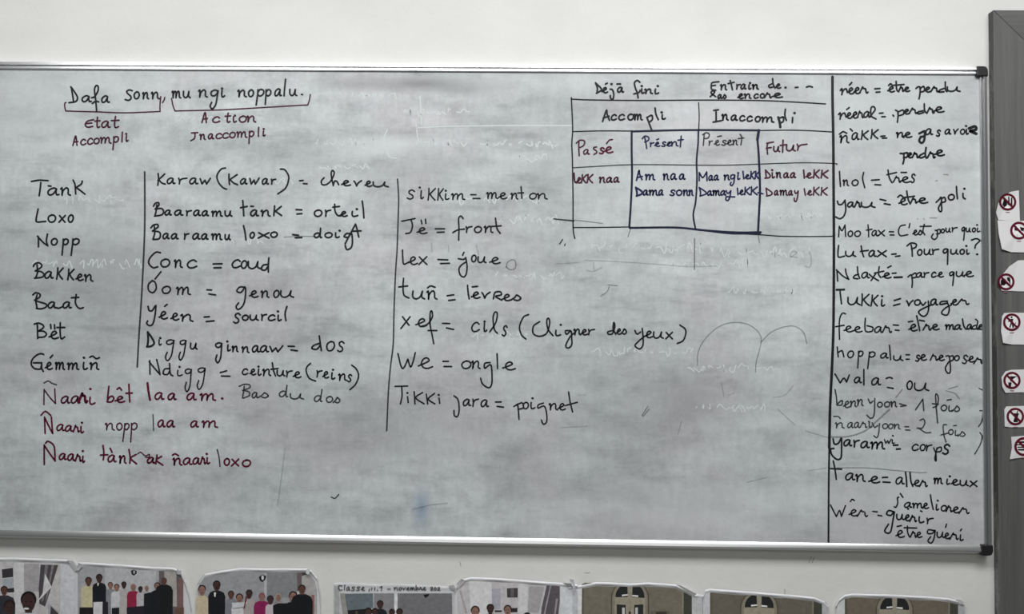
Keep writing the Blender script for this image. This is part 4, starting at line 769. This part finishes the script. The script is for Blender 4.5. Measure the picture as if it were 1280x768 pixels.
bottle = [('-5.4 1 -4 -3 -1.5 -1 -0.5 4 -4 6 -6 3', BLK), ('0.6 -6 2 -6 2.4 4 0.4 4', BLK), ('3.6 -5 5.2 -5 5.4 4 3.4 4', BLK)]
bin_ = [('-5 -3 -3 -5 -1.4 -3 -1.6 6 -3 6 -3.4 0 -5 0', BLK), ('1 -4 6 -3 5 1 2 0', BLK)]
camera_ = [('-6 -1 -5 -3 -1 -3 0 -1 0 4 -6 4', BLK), ('1 -5 4 -5 5 -2 5 5 1 5 2 0', BLK)]
walker = [('-0.9 -6.6 0.9 -6.6 1.2 -5 0 -4.2 -1.2 -5', BLK), ('-1.4 -3.8 2 -3.8 2.6 1 1.6 1.2 2.4 6.4 0.8 6.4 -0.2 2 -1.6 6.4 -3 6 -1.2 0', BLK), ('-1.4 -3.6 -4.4 -1.2 -3.8 -0.2 -0.6 -2', BLK), ('1.4 -3 5 1 4.2 2 1.4 -0.4', BLK)]
tap = [('-2 -4.6 6 -4.6 6 -3 4 -2.6 4 -0.6 0.8 -1 0 1.2 -2 1.2 -1.6 -1 -3.4 -1.6', BLK), ('-4.4 2.2 -0.4 2.2 -1 7 -3.8 7', BLK)]
cup = [('-3 -2.6 3.6 -2.6 2.6 6.4 -2 6.4', BLK), ('2 -6.6 3.2 -6.2 2 -2.6 1 -2.6', BLK), ('-3.6 -3.6 4 -3.6 4 -2.6 -3.6 -2.6', BLK)]
food = [('-7 -4 -6 -6 6 -6 7 -4', BLK), ('-7.5 -2.8 7 -2.8 7 -1.4 -7.5 -1.4', BLK), ('-7 0 7 0 7 1.4 -7 1.4', BLK), ('-7 2.6 7 2.6 6 4.4 -6 4.4', BLK)]
R_ = 1302
sign('topmost sign on the casing, white paper curled at upper left, ring over tall black bars', [(1248, 254, .012), (1257, 244, .010), (1263, 240, .004), (1273.5, 238, 0), (1275, 277, 0), (1248, 275, .004), (1245.2, 266, .009)], 0, .004, (1259.6, 252.6), 10.8, bottle)
sign('second sign down, cut by the right edge, ring beside a blank paper area', [(1247, 275.6, .003), (1275, 276.4, 0), (R_, 275, 0), (R_, 316, 0), (1264, 315.4, .003), (1252.5, 311.5, .012), (1248.4, 292, .007)], 0, .001, (1273.8, 288.4), 11.2, bin_)
sign('third sign down, its upper left corner folded over the ring', [(1250.6, 358, .004), (1252, 363.4, .002), (R_, 365.4, 0), (R_, 325, 0), (1273, 325.6, 0), (1262, 333, .005), (1252, 345, .012), (1249, 350, .014)], 0, .003, (1257.6, 352.4), 10.6, camera_)
sign('fourth sign down, ring over a walking figure', [(1252.5, 396, .006), (1255.5, 391.6, .003), (1264, 391, 0), (R_, 391.6, 0), (R_, 431.5, 0), (1264, 430.8, .002), (1254, 428.8, .010), (1251.4, 414, .006)], 0, .001, (1264.8, 403), 11.0, walker)
sign('fifth sign down, ring over a water tap', [(1252, 472, .008), (1257, 464.5, .005), (1264, 462.6, .001), (R_, 461.5, 0), (R_, 490, 0), (1264, 491, .001), (1257, 491.4, .004), (1253, 484, .009)], 0, .002, (1265, 475.8), 10.8, tap)
sign('sixth sign down, ring over a drinking cup', [(1255.6, 512, .002), (1258, 508.4, .001), (R_, 507, 0), (R_, 534, 0), (1262, 534.4, .001), (1256, 533.4, .004)], 0, .001, (1269.2, 521), 11.0, cup)
sign('lowest sign on the casing, torn at its left, ring over stacked bars', [(1264, 546.4, .004), (1270, 546, .001), (R_, 543, 0), (R_, 572, 0), (1275, 572.5, .001), (1262.4, 574.4, .007), (1265, 560, .003)], 0, .001, (1279.6, 558.6), 11.8, food)
